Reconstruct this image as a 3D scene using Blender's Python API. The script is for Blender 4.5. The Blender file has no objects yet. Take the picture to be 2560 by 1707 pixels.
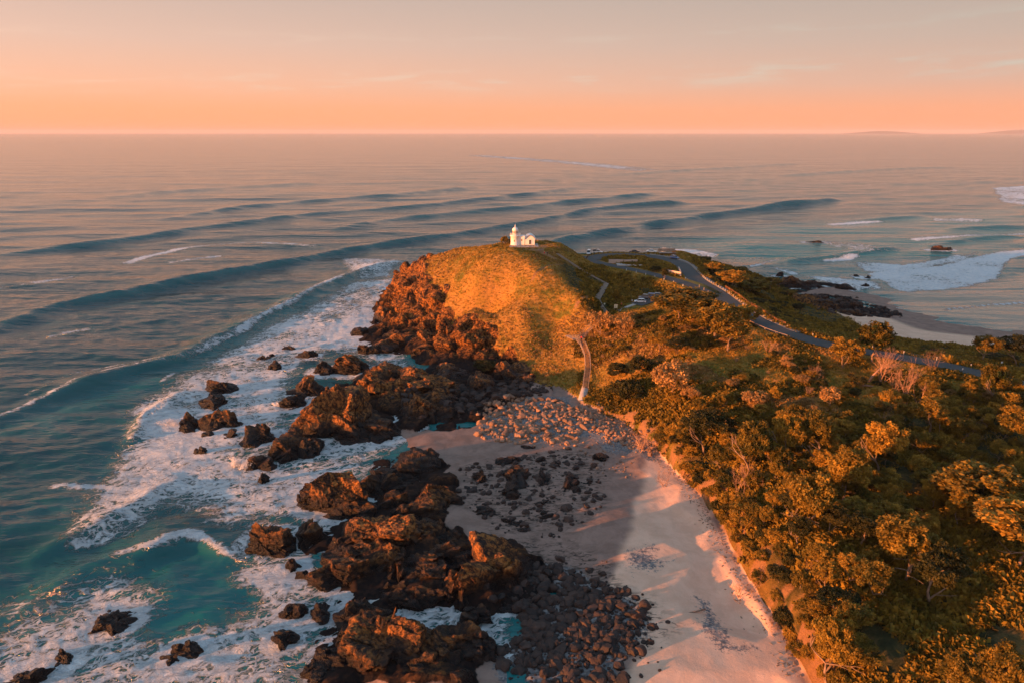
# Headland with lighthouse, rocky cove and beach at golden hour.
import bpy, math, random
import numpy as np
from mathutils import Vector, Matrix

C = bpy.context.scene.collection
SC = bpy.context.scene
R = math.radians
# ------------------------------------------------------------------ camera, sky, sun, exposure
CAM_H = 75.0
FPX = 1705.0            # focal length in photograph pixels (2560 wide)
PITCH = math.atan((853.5 - 332.0) / FPX)
cam_d = bpy.data.cameras.new('camera'); cam = bpy.data.objects.new('camera', cam_d); C.objects.link(cam)
cam_d.sensor_width = 36.0; cam_d.lens = 36.0 * FPX / 2560.0
cam_d.clip_start = 0.5; cam_d.clip_end = 200000.0
cam.location = (0, 0, CAM_H); cam.rotation_euler = (math.pi / 2 - PITCH, 0, 0)
SC.camera = cam

SUN_EL = R(4.3); SUN_AZ = math.atan2(-0.40, -0.91)      # where the sun stands: to the left and behind the camera
sunv = Vector((math.cos(SUN_EL) * math.cos(SUN_AZ), math.cos(SUN_EL) * math.sin(SUN_AZ), math.sin(SUN_EL)))
sl = bpy.data.lights.new('sun', 'SUN'); so = bpy.data.objects.new('sun', sl); C.objects.link(so)
sl.energy = 5.0; sl.angle = R(0.6); sl.color = (1.0, 0.355, 0.10)
so.rotation_euler = sunv.to_track_quat('Z', 'Y').to_euler(); so.location = (-200, -100, 150)

SC.view_settings.view_transform = 'Standard'; SC.view_settings.look = 'None'
SC.view_settings.exposure = 1.3; SC.view_settings.gamma = 1.0
SC.cycles.max_bounces = 5; SC.cycles.diffuse_bounces = 2; SC.cycles.glossy_bounces = 2
SC.cycles.transmission_bounces = 2; SC.cycles.transparent_max_bounces = 4
SC.cycles.caustics_reflective = False; SC.cycles.caustics_refractive = False

def lk(nt, a, b): nt.links.new(a, b)
def ramp(nt, stops, fac=None, interp='LINEAR'):
    n = nt.nodes.new('ShaderNodeValToRGB'); n.color_ramp.interpolation = interp
    e = n.color_ramp.elements
    while len(e) < len(stops): e.new(0.5)
    for q, (p, c) in zip(e, stops):
        q.position = p; q.color = (c, c, c, 1) if isinstance(c, (int, float)) else (c[0], c[1], c[2], 1)
    if fac is not None: lk(nt, fac, n.inputs[0])
    return n.outputs[0]
def mth(nt, op, a, b=None, c=None, clamp=False):
    n = nt.nodes.new('ShaderNodeMath'); n.operation = op; n.use_clamp = clamp
    for i, v in enumerate((a, b, c)):
        if v is None: continue
        if isinstance(v, (int, float)): n.inputs[i].default_value = v
        else: lk(nt, v, n.inputs[i])
    return n.outputs[0]
def vmth(nt, op, a, b=None):
    n = nt.nodes.new('ShaderNodeVectorMath'); n.operation = op
    for i, v in enumerate((a, b)):
        if v is None: continue
        if isinstance(v, (tuple, list)): n.inputs[i].default_value = v
        else: lk(nt, v, n.inputs[i])
    return n
def mixc(nt, fac, a, b, mode='MIX'):
    n = nt.nodes.new('ShaderNodeMix'); n.data_type = 'RGBA'; n.blend_type = mode
    for s, v in ((n.inputs[0], fac), (n.inputs[6], a), (n.inputs[7], b)):
        if isinstance(v, (int, float)): s.default_value = v
        elif isinstance(v, (tuple, list)): s.default_value = (v[0], v[1], v[2], 1)
        else: lk(nt, v, s)
    return n.outputs[2]
def noise(nt, vec, scale, detail=3, rough=0.5, dist=0.0):
    n = nt.nodes.new('ShaderNodeTexNoise'); n.inputs['Scale'].default_value = scale
    n.inputs['Detail'].default_value = detail; n.inputs['Roughness'].default_value = rough
    n.inputs['Distortion'].default_value = dist
    if vec is not None: lk(nt, vec, n.inputs['Vector'])
    return n
def mapping(nt, vec, scale=(1, 1, 1), rot=(0, 0, 0), loc=(0, 0, 0)):
    n = nt.nodes.new('ShaderNodeMapping'); n.inputs['Scale'].default_value = scale
    n.inputs['Rotation'].default_value = rot; n.inputs['Location'].default_value = loc
    lk(nt, vec, n.inputs['Vector']); return n.outputs[0]

W = bpy.data.worlds.new('World'); SC.world = W; W.use_nodes = True
nt = W.node_tree; nt.nodes.clear()
tc = nt.nodes.new('ShaderNodeTexCoord'); nrm = vmth(nt, 'NORMALIZE', tc.outputs['Generated']).outputs[0]
sep = nt.nodes.new('ShaderNodeSeparateXYZ'); lk(nt, nrm, sep.inputs[0])
zz = mth(nt, 'MAXIMUM', sep.outputs[2], 0.0)
# warm side (left, x<0) and cooler side of the dusk sky
rL = ramp(nt, [(0, (1.06, .43, .17)), (.03, (1.06, .475, .24)), (.06, (1.02, .54, .35)), (.11, (.84, .55, .43)), (.165, (.68, .50, .42)), (.24, (.38, .40, .43)), (.36, (.20, .28, .34)), (.55, (.20, .34, .46)), (1, (.30, .50, .72))], zz)
rR = ramp(nt, [(0, (1.04, .40, .19)), (.03, (.98, .43, .25)), (.06, (.74, .46, .35)), (.11, (.58, .45, .38)), (.165, (.48, .41, .36)), (.24, (.31, .36, .39)), (.36, (.19, .27, .33)), (.55, (.20, .34, .46)), (1, (.30, .50, .72))], zz)
az = mth(nt, 'MULTIPLY_ADD', sep.outputs[0], 0.9, 0.5, clamp=True)
sky = mixc(nt, az, rL, rR)
# thin cloud streaks low over the sea
cv = nt.nodes.new('ShaderNodeCombineXYZ'); lk(nt, sep.outputs[0], cv.inputs[0])
slant = mth(nt, 'MULTIPLY_ADD', sep.outputs[0], -0.014, sep.outputs[2])
lk(nt, mth(nt, 'MULTIPLY', slant, 42.0), cv.inputs[1])
cn = noise(nt, mapping(nt, cv.outputs[0], (5, 1, 1), loc=(3.1, 7.7, 0)), 1.6, 6, 0.62, 0.4)
band = ramp(nt, [(0.0, 0), (.048, 0), (.066, 1), (.074, .9), (.088, 0), (.11, 0), (.118, .5), (.13, 0)], slant)
cm = mth(nt, 'MULTIPLY', ramp(nt, [(0.50, 0), (.64, 1)], cn.outputs[0]), band)
sky = mixc(nt, mth(nt, 'MULTIPLY', cm, .5), sky, mixc(nt, az, (1, .68, .50), (.56, .66, .58)))
# bright afterglow on the sun's side of the sky (behind the camera)
hs = Vector((sunv.x, sunv.y, 0.10)).normalized()
dt = vmth(nt, 'DOT_PRODUCT', nrm, tuple(hs)).outputs['Value']
gl = mth(nt, 'POWER', mth(nt, 'MAXIMUM', dt, 0.0), 3.0)
glz = ramp(nt, [(0, 1), (.5, .35), (1, 0)], zz)
sky = mixc(nt, mth(nt, 'MULTIPLY', gl, glz), sky, (2.1, 1.5, 1.25))
nis = nt.nodes.new('ShaderNodeTexSky'); nis.sky_type = 'NISHITA'; nis.sun_disc = False
nis.sun_elevation = SUN_EL; nis.sun_rotation = math.atan2(sunv.x, sunv.y); nis.air_density = 1.2; nis.dust_density = 2.0
sc_ = vmth(nt, 'SCALE', nis.outputs[0]); sc_.inputs['Scale'].default_value = 0.0075
ad = vmth(nt, 'ADD', sky, sc_.outputs[0])
bg = nt.nodes.new('ShaderNodeBackground'); lk(nt, ad.outputs[0], bg.inputs[0]); bg.inputs[1].default_value = 0.40
wo = nt.nodes.new('ShaderNodeOutputWorld'); lk(nt, bg.outputs[0], wo.inputs[0])

# ------------------------------------------------------------------ maths helpers
def ray(u, v):
    """direction (right, forward, down) of a photograph pixel"""
    x = (u - 1280.0) / FPX; y = (v - 853.5) / FPX
    return x, math.cos(PITCH) - y * math.sin(PITCH), math.sin(PITCH) + y * math.cos(PITCH)
def P(u, v, z=0.0):
    x, f, d = ray(u, v); t = (CAM_H - z) / d
    return np.array((x * t, f * t, z))
def mpx(u, v, z=0.0):
    """metres per photograph pixel at that point"""
    x, f, d = ray(u, v); t = (CAM_H - z) / d
    return t / FPX

def hsh(ix, iy, iz, s):
    h = (ix.astype(np.int64) * 374761393 + iy.astype(np.int64) * 668265263 + iz.astype(np.int64) * 2147483647 + s * 1274126177) & 0xffffffff
    h = ((h ^ (h >> 13)) * 1274126177) & 0xffffffff
    h = ((h ^ (h >> 16)) * 2246822519) & 0xffffffff
    return ((h ^ (h >> 15)) & 0xffffff) / float(0xffffff)
def vnoise(p, s=0):
    i = np.floor(p); f = p - i; f = f * f * (3 - 2 * f); i = i.astype(np.int64)
    r = 0
    for dx in (0, 1):
        wx = f[:, 0] if dx else 1 - f[:, 0]
        for dy in (0, 1):
            wy = f[:, 1] if dy else 1 - f[:, 1]
            for dz in (0, 1):
                wz = f[:, 2] if dz else 1 - f[:, 2]
                r = r + wx * wy * wz * hsh(i[:, 0] + dx, i[:, 1] + dy, i[:, 2] + dz, s)
    return r * 2 - 1
def fbm(p, o=4, s=0, g=0.5):
    a, r = 1.0, 0
    for k in range(o):
        r = r + a * vnoise(p * (2.03 ** k) + k * 17.3, s + k); a *= g
    return r
def facet(p, s=0, tilt=1.0):
    """broken-block noise: every cell is its own tilted plane; returns height and crack depth"""
    i0 = np.floor(p).astype(np.int64); n = len(p)
    d1 = np.full(n, 9.0); d2 = np.full(n, 9.0); h = np.zeros(n)
    for dx in (-1, 0, 1):
        for dy in (-1, 0, 1):
            for dz in (-1, 0, 1):
                ix, iy, iz = i0[:, 0] + dx, i0[:, 1] + dy, i0[:, 2] + dz
                qx = p[:, 0] - (ix + hsh(ix, iy, iz, s + 1)); qy = p[:, 1] - (iy + hsh(ix, iy, iz, s + 2)); qz = p[:, 2] - (iz + hsh(ix, iy, iz, s + 3))
                d = qx * qx + qy * qy + qz * qz
                c = d < d1
                hh = hsh(ix, iy, iz, s + 4) - .5 + tilt * ((hsh(ix, iy, iz, s + 5) - .5) * qx + (hsh(ix, iy, iz, s + 6) - .5) * qy + (hsh(ix, iy, iz, s + 7) - .5) * qz)
                d2 = np.where(c, d1, np.minimum(d2, d)); h = np.where(c, hh, h); d1 = np.where(c, d, d1)
    e = np.sqrt(d2) - np.sqrt(d1)
    return h, np.clip(1 - e / .14, 0, 1)
def sst(a, b, x):
    t = np.clip((x - a) / (b - a), 0, 1); return t * t * (3 - 2 * t)
def seg_dist(X, Y, pl):
    d = np.full(X.shape, 1e9)
    for (x0, y0), (x1, y1) in zip(pl[:-1], pl[1:]):
        vx, vy = x1 - x0, y1 - y0; L = vx * vx + vy * vy + 1e-9
        t = np.clip(((X - x0) * vx + (Y - y0) * vy) / L, 0, 1)
        d = np.minimum(d, np.hypot(X - x0 - t * vx, Y - y0 - t * vy))
    return d
def poly_sd(X, Y, pl):
    """signed distance, positive inside"""
    q = list(pl) + [pl[0]]; d = seg_dist(X, Y, q); ins = np.zeros(X.shape, bool)
    for (x0, y0), (x1, y1) in zip(q[:-1], q[1:]):
        if abs(y1 - y0) < 1e-9: continue
        ins ^= ((y0 > Y) != (y1 > Y)) & (X < (x1 - x0) * (Y - y0) / (y1 - y0) + x0)
    return np.where(ins, d, -d)
def mesh_np(name, V, F, mats, smooth=True, attrs=None, parent=None, mi=None):
    """F: (n,k) array of faces or list of such arrays"""
    V = np.asarray(V, np.float32)
    Fs = F if isinstance(F, list) else [F]
    Fs = [np.asarray(f, np.int32) for f in Fs if len(f)]
    me = bpy.data.meshes.new(name)
    me.vertices.add(len(V)); me.vertices.foreach_set('co', V.ravel())
    tot = np.concatenate([np.full(len(f), f.shape[1], np.int32) for f in Fs]); idx = np.concatenate([f.ravel() for f in Fs])
    me.loops.add(len(idx)); me.loops.foreach_set('vertex_index', idx)
    me.polygons.add(len(tot)); me.polygons.foreach_set('loop_start', np.concatenate(([0], np.cumsum(tot)[:-1])).astype(np.int32))
    me.polygons.foreach_set('loop_total', tot)
    me.polygons.foreach_set('use_smooth', np.full(len(tot), smooth))
    if mi is not None: me.polygons.foreach_set('material_index', np.asarray(mi, np.int32))
    for m in (mats if isinstance(mats, (list, tuple)) else [mats]): me.materials.append(m)
    for k, a in (attrs or {}).items():
        at = me.attributes.new(k, 'FLOAT', 'POINT'); at.data.foreach_set('value', np.asarray(a, np.float32))
    me.update(calc_edges=True)
    o = bpy.data.objects.new(name, me); C.objects.link(o)
    if parent: o.parent = parent
    return o
def tag(o, label=None, cat=None, group=None, kind=None):
    if label: o['label'] = label
    if cat: o['category'] = cat
    if group: o['group'] = group
    if kind: o['kind'] = kind
    return o
def empty(name, loc, rz=0.0, label=None, cat=None, group=None):
    o = bpy.data.objects.new(name, None); C.objects.link(o); o.location = loc; o.rotation_euler = (0, 0, rz)
    o.empty_display_size = 0.3
    return tag(o, label, cat, group)
class MB:
    def __init__(s): s.v = []; s.f = []; s.m = []
    def add(s, vs, fs, mi=0):
        n = len(s.v); s.v += [tuple(map(float, q)) for q in vs]; s.f += [tuple(i + n for i in f) for f in fs]; s.m += [mi] * len(fs); return s
    def box(s, c, d, rz=0.0, mi=0, taper=1.0, rx=0.0):
        x, y, z = d[0] / 2, d[1] / 2, d[2] / 2
        M = Matrix.Translation(c) @ Matrix.Rotation(rz, 4, 'Z') @ Matrix.Rotation(rx, 4, 'X')
        vs = [M @ Vector((a * x * (taper if k > 0 else 1), b * y * (taper if k > 0 else 1), k * z)) for k in (-1, 1) for a, b in ((-1, -1), (1, -1), (1, 1), (-1, 1))]
        return s.add(vs, [(3, 2, 1, 0), (4, 5, 6, 7), (0, 1, 5, 4), (1, 2, 6, 5), (2, 3, 7, 6), (3, 0, 4, 7)], mi)
    def prism(s, pts, z0, z1, mi=0):
        n = len(pts); vs = [(x, y, z0) for x, y in pts] + [(x, y, z1) for x, y in pts]
        return s.add(vs, [tuple(range(n))[::-1], tuple(range(n, 2 * n))] + [(i, (i + 1) % n, n + (i + 1) % n, n + i) for i in range(n)], mi)
    def lathe(s, prof, c=(0, 0, 0), n=24, mi=0, caps=True):
        vs = [(c[0] + r * math.cos(2 * math.pi * k / n), c[1] + r * math.sin(2 * math.pi * k / n), c[2] + z) for r, z in prof for k in range(n)]
        fs = [(j * n + k, j * n + (k + 1) % n, (j + 1) * n + (k + 1) % n, (j + 1) * n + k) for j in range(len(prof) - 1) for k in range(n)]
        if caps: fs += [tuple(range(n))[::-1], tuple(range((len(prof) - 1) * n, len(prof) * n))]
        return s.add(vs, fs, mi)
    def tube(s, pts, r, n=6, mi=0):
        pts = [Vector(p) for p in pts]; rs = r if isinstance(r, (list, tuple)) else [r] * len(pts); vs = []
        for i, p in enumerate(pts):
            d = (pts[min(i + 1, len(pts) - 1)] - pts[max(i - 1, 0)]).normalized()
            a = d.cross(Vector((0, 0, 1)) if abs(d.z) < .95 else Vector((1, 0, 0))).normalized(); b = d.cross(a)
            for k in range(n):
                t = 2 * math.pi * k / n; vs.append(p + (a * math.cos(t) + b * math.sin(t)) * rs[i])
        m = len(pts)
        fs = [(j * n + k, j * n + (k + 1) % n, (j + 1) * n + (k + 1) % n, (j + 1) * n + k) for j in range(m - 1) for k in range(n)]
        return s.add(vs, fs + [tuple(range(n))[::-1], tuple(range((m - 1) * n, m * n))], mi)
    def build(s, name, mats, parent=None, smooth=False, link=True):
        me = bpy.data.meshes.new(name); me.from_pydata(s.v, [], s.f)
        for m in (mats if isinstance(mats, (list, tuple)) else [mats]): me.materials.append(m)
        me.polygons.foreach_set('material_index', s.m); me.polygons.foreach_set('use_smooth', [smooth] * len(s.f)); me.update()
        o = bpy.data.objects.new(name, me); C.objects.link(o)
        if parent: o.parent = parent
        return o
def copy_tree(o, parent=None):
    c = o.copy(); C.objects.link(c)
    if parent: c.parent = parent
    for ch in list(o.children): copy_tree(ch, c)
    return c

# ------------------------------------------------------------------ materials
def mat(name):
    m = bpy.data.materials.new(name); m.use_nodes = True; t = m.node_tree; t.nodes.clear()
    b = t.nodes.new('ShaderNodeBsdfPrincipled'); o = t.nodes.new('ShaderNodeOutputMaterial'); lk(t, b.outputs[0], o.inputs[0])
    g = t.nodes.new('ShaderNodeNewGeometry')
    return m, t, b, g.outputs['Position'], g
def attr(t, n):
    a = t.nodes.new('ShaderNodeAttribute'); a.attribute_name = n; return a.outputs['Fac']
def bump(t, b, h, strength, dist):
    n = t.nodes.new('ShaderNodeBump'); n.inputs['Strength'].default_value = strength; n.inputs['Distance'].default_value = dist
    lk(t, h, n.inputs['Height']); lk(t, n.outputs[0], b.inputs['Normal']); return n
def flat(name, col, rough=0.6, metal=0.0, var=0.12, sc=3.0, spec=0.4):
    m, t, b, pos, g = mat(name)
    tcn = t.nodes.new('ShaderNodeTexCoord').outputs['Object']
    n = noise(t, tcn, sc, 4, .6)
    lk(t, mixc(t, ramp(t, [(.35, 0), (.65, 1)], n.outputs[0]), tuple(c * (1 - var) for c in col), tuple(min(1, c * (1 + var)) for c in col)), b.inputs['Base Color'])
    b.inputs['Roughness'].default_value = rough; b.inputs['Metallic'].default_value = metal; b.inputs['Specular IOR Level'].default_value = spec
    return m

def rock_colour(t, pos, wet_shade_lo=1.5, wet_shade_hi=5.5):
    """iron-stained basalt: algae-dark foot and rusty top, with shade and sunlight painted into both"""
    n1 = noise(t, pos, .22, 5, .6, .3).outputs[0]; n2 = noise(t, pos, 1.3, 5, .65).outputs[0]
    vo = t.nodes.new('ShaderNodeTexVoronoi'); vo.inputs['Scale'].default_value = .55; lk(t, vmth(t, 'ADD', pos, vmth(t, 'SCALE', noise(t, pos, .6, 2).outputs[1]).outputs[0]).outputs[0], vo.inputs['Vector'])
    sp = t.nodes.new('ShaderNodeSeparateXYZ'); lk(t, pos, sp.inputs[0])
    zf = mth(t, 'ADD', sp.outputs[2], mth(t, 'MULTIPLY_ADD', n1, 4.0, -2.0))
    mr = t.nodes.new('ShaderNodeMapRange'); mr.interpolation_type = 'SMOOTHSTEP'; lk(t, zf, mr.inputs[0]); mr.inputs[1].default_value = wet_shade_lo; mr.inputs[2].default_value = wet_shade_hi
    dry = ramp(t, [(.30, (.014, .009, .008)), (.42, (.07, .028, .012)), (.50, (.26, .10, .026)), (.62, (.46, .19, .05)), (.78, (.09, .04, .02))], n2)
    dry = mixc(t, mth(t, 'MULTIPLY', vo.outputs['Color'], .35), dry, mixc(t, .5, dry, (.02, .014, .012)))
    # big black varnish and rust patches, painted in for shaded and sunlit faces
    pt = noise(t, mapping(t, pos, (1, 1, .5), (0, 0, .5)), .42, 6, .68, .7).outputs[0]
    dry = mixc(t, ramp(t, [(.39, 1), (.49, 0)], pt), dry, (.016, .012, .012))
    # joints running through the rock
    jw = vmth(t, 'ADD', mapping(t, pos, (.55, 1.2, .8), (.3, .2, .5)), vmth(t, 'SCALE', noise(t, pos, .5, 3).outputs[1]).outputs[0]).outputs[0]
    jn = t.nodes.new('ShaderNodeTexVoronoi'); jn.feature = 'DISTANCE_TO_EDGE'; jn.inputs['Scale'].default_value = .42; lk(t, jw, jn.inputs['Vector'])
    dry = mixc(t, ramp(t, [(.0, .9), (.05, 0)], jn.outputs[0]), dry, (.008, .007, .008))
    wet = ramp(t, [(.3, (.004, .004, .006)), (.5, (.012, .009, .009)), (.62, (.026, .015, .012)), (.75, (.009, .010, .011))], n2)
    return mixc(t, mr.outputs[0], wet, dry), mr.outputs[0], n2  # height blend also paints the shaded foot and sunlit top

M = {}
def make_mats():
    # rock
    m, t, b, pos, g = mat('basalt_rock')
    col, dry_lit, n2 = rock_colour(t, pos)
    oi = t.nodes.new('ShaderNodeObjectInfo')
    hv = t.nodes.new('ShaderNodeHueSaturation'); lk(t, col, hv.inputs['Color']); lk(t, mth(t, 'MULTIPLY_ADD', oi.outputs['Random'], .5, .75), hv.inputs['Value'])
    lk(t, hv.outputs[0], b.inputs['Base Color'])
    lk(t, mth(t, 'MULTIPLY_ADD', dry_lit, .5, .33), b.inputs['Roughness']); b.inputs['Specular IOR Level'].default_value = .3
    st = noise(t, mapping(t, pos, (1, 1, 2.6), (0.5, 0.3, 0.8)), 1.1, 8, .7, .5)
    bump(t, b, st.outputs[0], 1.0, .55); M['rock'] = m
    # boulders : paler, greyer
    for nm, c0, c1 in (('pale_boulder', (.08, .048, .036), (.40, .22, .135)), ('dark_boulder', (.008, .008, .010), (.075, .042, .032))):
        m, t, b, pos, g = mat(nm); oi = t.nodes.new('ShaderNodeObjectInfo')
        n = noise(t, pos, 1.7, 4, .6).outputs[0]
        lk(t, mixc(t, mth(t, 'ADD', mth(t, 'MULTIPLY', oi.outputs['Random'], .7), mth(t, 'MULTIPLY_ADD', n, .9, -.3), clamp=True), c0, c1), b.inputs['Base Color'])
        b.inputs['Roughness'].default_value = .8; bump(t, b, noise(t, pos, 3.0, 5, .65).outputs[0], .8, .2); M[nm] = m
    # terrain
    m, t, b, pos, g = mat('terrain_ground')
    rc, dry_lit, n2 = rock_colour(t, pos, 1.2, 6.0)
    big = noise(t, pos, .05, 4, .6, .6).outputs[0]; mid = noise(t, pos, .28, 5, .65, .4).outputs[0]; fine = noise(t, pos, 1.6, 5, .7).outputs[0]
    grass = ramp(t, [(.30, (.06, .075, .015)), (.43, (.15, .13, .022)), (.50, (.38, .20, .04)), (.60, (.46, .22, .06)), (.70, (.46, .23, .11)), (.8, (.15, .09, .05))], mth(t, 'ADD', mth(t, 'MULTIPLY', big, .45), mth(t, 'ADD', mth(t, 'MULTIPLY', mid, .35), mth(t, 'MULTIPLY', fine, .2))))
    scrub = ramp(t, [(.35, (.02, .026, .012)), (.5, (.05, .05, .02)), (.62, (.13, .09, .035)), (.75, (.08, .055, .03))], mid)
    grass = mixc(t, attr(t, 'scrub'), grass, scrub)  # in the valley this puts the shade into the grass colour
    sand = mixc(t, ramp(t, [(.4, 0), (.62, 1)], mid), (.72, .44, .31), (.82, .52, .375))
    wetsand = mixc(t, ramp(t, [(.4, 0), (.62, 1)], mid), (.24, .155, .125), (.33, .215, .175))
    sand = mixc(t, attr(t, 'dry'), wetsand, sand)
    peb = t.nodes.new('ShaderNodeTexVoronoi'); peb.inputs['Scale'].default_value = 2.6; lk(t, pos, peb.inputs['Vector'])
    pebc = mixc(t, peb.outputs['Color'], (.07, .08, .095), (.30, .27, .26))
    pm = ramp(t, [(.44, 0), (.60, 1)], mth(t, 'ADD', mth(t, 'MULTIPLY_ADD', fine, 1.1, -.55), attr(t, 'pebble')))
    sand = mixc(t, pm, sand, pebc)
    dk = mth(t, 'MULTIPLY', ramp(t, [(.50, 0), (.60, 1)], noise(t, mapping(t, pos, (.6, 1.4, 1)), .9, 5, .7, .8).outputs[0]), attr(t, 'weed'))
    sand = mixc(t, dk, sand, (.06, .045, .038))
    wr = mth(t, 'ADD', attr(t, 'rock'), mth(t, 'MULTIPLY_ADD', fine, .6, -.3)); wr = ramp(t, [(.42, 0), (.58, 1)], wr)
    ws = ramp(t, [(.45, 0), (.55, 1)], mth(t, 'ADD', attr(t, 'sand'), mth(t, 'MULTIPLY_ADD', fine, .3, -.15)))
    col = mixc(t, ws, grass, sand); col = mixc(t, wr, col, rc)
    pthm = attr(t, 'track'); col = mixc(t, pthm, col, (.34, .17, .08))
    lk(t, col, b.inputs['Base Color'])
    b.inputs['Roughness'].default_value = .9; b.inputs['Specular IOR Level'].default_value = .15
    bs = mth(t, 'MULTIPLY', noise(t, mapping(t, pos, (1, 1, 1.4)), 1.0, 9, .75, .3).outputs[0], mth(t, 'MULTIPLY_ADD', ws, -.85, 1.0))
    bump(t, b, bs, 1.0, .7); M['terrain'] = m
    # asphalt / concrete / timber / paint
    m, t, b, pos, g = mat('asphalt'); n = noise(t, pos, .5, 5, .6).outputs[0]
    lk(t, mixc(t, n, (.045, .044, .046), (.085, .080, .080)), b.inputs['Base Color']); b.inputs['Roughness'].default_value = .85; M['asphalt'] = m
    M['concrete'] = flat('concrete', (.46, .38, .34), .85, var=.15, sc=.7)
    M['kerb'] = flat('kerb_concrete', (.22, .20, .19), .85)
    M['timber'] = flat('weathered_timber', (.34, .25, .20), .8, var=.3, sc=2)
    M['darktimber'] = flat('dark_timber', (.13, .09, .075), .8, var=.3, sc=2)
    M['white'] = flat('white_render', (.80, .77, .76), .6, var=.04)
    M['blue'] = flat('blue_trim', (.06, .10, .30), .5)
    M['glass'] = flat('dark_glass', (.02, .022, .028), .12, spec=.6)
    M['lamp_glass'] = flat('lantern_glass', (.40, .28, .20), .15, spec=.6)
    M['dark'] = flat('dark_metal', (.03, .03, .035), .5)
    M['red'] = flat('red_cloth', (.65, .02, .03), .8)
    M['tyre'] = flat('tyre_rubber', (.015, .015, .016), .8)
    M['rim'] = flat('wheel_rim', (.4, .4, .42), .35, metal=.8)
    M['rusty'] = flat('orange_lit', (.42, .16, .06), .85, var=.25)  # orange sunlight put into the fence and sign colour
    M['brick'] = flat('pale_brick', (.55, .42, .36), .8, var=.12, sc=6)
    M['lamp'] = flat('lamp_lens', (.7, .6, .5), .2)
    M['tail'] = flat('tail_lens', (.4, .02, .02), .25)
    M['sign'] = flat('sign_board', (.75, .68, .5), .6, var=.03)
    M['bark'] = flat('bark', (.26, .17, .12), .9, var=.35, sc=4)
    M['twig'] = flat('dead_twigs', (.36, .20, .13), .9, var=.25, sc=4)
    for nm, a, c in (('leaf_banksia', (.018, .034, .009), (.46, .26, .034)), ('leaf_dark', (.014, .024, .009), (.11, .085, .02)), ('leaf_bright', (.09, .07, .012), (.54, .29, .04)), ('leaf_heath', (.24, .14, .05), (.62, .34, .12))):
        m, t, b, pos, g = mat(nm); oi = t.nodes.new('ShaderNodeObjectInfo')
        n = noise(t, pos, .45, 3, .6).outputs[0]
        f = mth(t, 'ADD', mth(t, 'MULTIPLY', oi.outputs['Random'], .45), mth(t, 'MULTIPLY_ADD', n, 1.6, -.62), clamp=True)
        col = mixc(t, f, a, c)
        at = attr(t, 'tint'); hv = t.nodes.new('ShaderNodeHueSaturation'); lk(t, col, hv.inputs['Color']); lk(t, mth(t, 'MULTIPLY_ADD', at, .9, .55), hv.inputs['Value'])
        lk(t, hv.outputs[0], b.inputs['Base Color']); b.inputs['Roughness'].default_value = .65; b.inputs['Specular IOR Level'].default_value = .2
        tr = t.nodes.new('ShaderNodeBsdfTranslucent'); lk(t, hv.outputs[0], tr.inputs[0])
        ms = t.nodes.new('ShaderNodeMixShader'); ms.inputs[0].default_value = .22; lk(t, b.outputs[0], ms.inputs[1]); lk(t, tr.outputs[0], ms.inputs[2])
        lk(t, ms.outputs[0], [q for q in t.nodes if q.type == 'OUTPUT_MATERIAL'][0].inputs[0]); M[nm] = m
    # water
    m, t, b, pos, g = mat('sea_water')
    sh = attr(t, 'shallow'); sa = attr(t, 'sandy'); fo = attr(t, 'foam'); cr = attr(t, 'crest')
    deep = mixc(t, sh, (.004, .046, .056), (.007, .17, .175))
    deep = mixc(t, cr, deep, (.008, .10, .105)); deep = mixc(t, sa, deep, (.30, .25, .19))
    wv = mapping(t, pos, (1, 1, 1))
    warp = vmth(t, 'SCALE', vmth(t, 'SUBTRACT', noise(t, wv, .16, 4, .6).outputs[1], (.5, .5, .5)).outputs[0]); warp.inputs['Scale'].default_value = 7.0
    fp = vmth(t, 'ADD', pos, warp.outputs[0]).outputs[0]
    fp = mapping(t, fp, (1, 1.0, 1), (0, 0, R(-25)))
    fps = mapping(t, fp, (.55, 1.2, 1))
    def cells(sc):
        v = t.nodes.new('ShaderNodeTexVoronoi'); v.feature = 'DISTANCE_TO_EDGE'; v.inputs['Scale'].default_value = sc; lk(t, fps, v.inputs['Vector']); return v.outputs[0]
    lace = mth(t, 'MAXIMUM', mth(t, 'SUBTRACT', 1.0, mth(t, 'MULTIPLY', cells(.30), 5.5)), mth(t, 'MULTIPLY_ADD', cells(.9), -4.5, .85))
    fr = noise(t, fps, .7, 8, .72, .6).outputs[0]; bigp = noise(t, fp, .07, 4, .6).outputs[0]
    tex = mth(t, 'ADD', mth(t, 'MULTIPLY', mth(t, 'MAXIMUM', lace, 0.0), .42), mth(t, 'ADD', mth(t, 'MULTIPLY', fr, 1.0), mth(t, 'MULTIPLY', bigp, .7)))
    # tex is about 0.6..1.3 ; foam where it passes a threshold that falls with the mask
    thr = mth(t, 'MULTIPLY_ADD', fo, -.95, 1.48)
    fm = t.nodes.new('ShaderNodeMapRange'); fm.interpolation_type = 'SMOOTHSTEP'; lk(t, mth(t, 'SUBTRACT', tex, thr), fm.inputs[0]); fm.inputs[1].default_value = -.06; fm.inputs[2].default_value = .20
    fmask = mth(t, 'MULTIPLY', fm.outputs[0], ramp(t, [(.03, 0), (.12, 1)], fo))
    milky = mixc(t, mth(t, 'MULTIPLY', fo, .55, clamp=True), deep, (.07, .22, .21))
    # waves : several sizes of choppy ripples, larger ones carrying further out
    wp = mapping(t, pos, (.3, 1.0, 1), (0, 0, R(18)))
    h1 = noise(t, wp, .9, 4, .6, .3).outputs[0]; h2 = noise(t, wp, .16, 4, .55, .4).outputs[0]; h3 = noise(t, wp, .03, 3, .5).outputs[0]
    h4 = noise(t, mapping(t, pos, (.22, 1.0, 1), (0, 0, R(14))), .011, 4, .6, .3).outputs[0]
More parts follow.
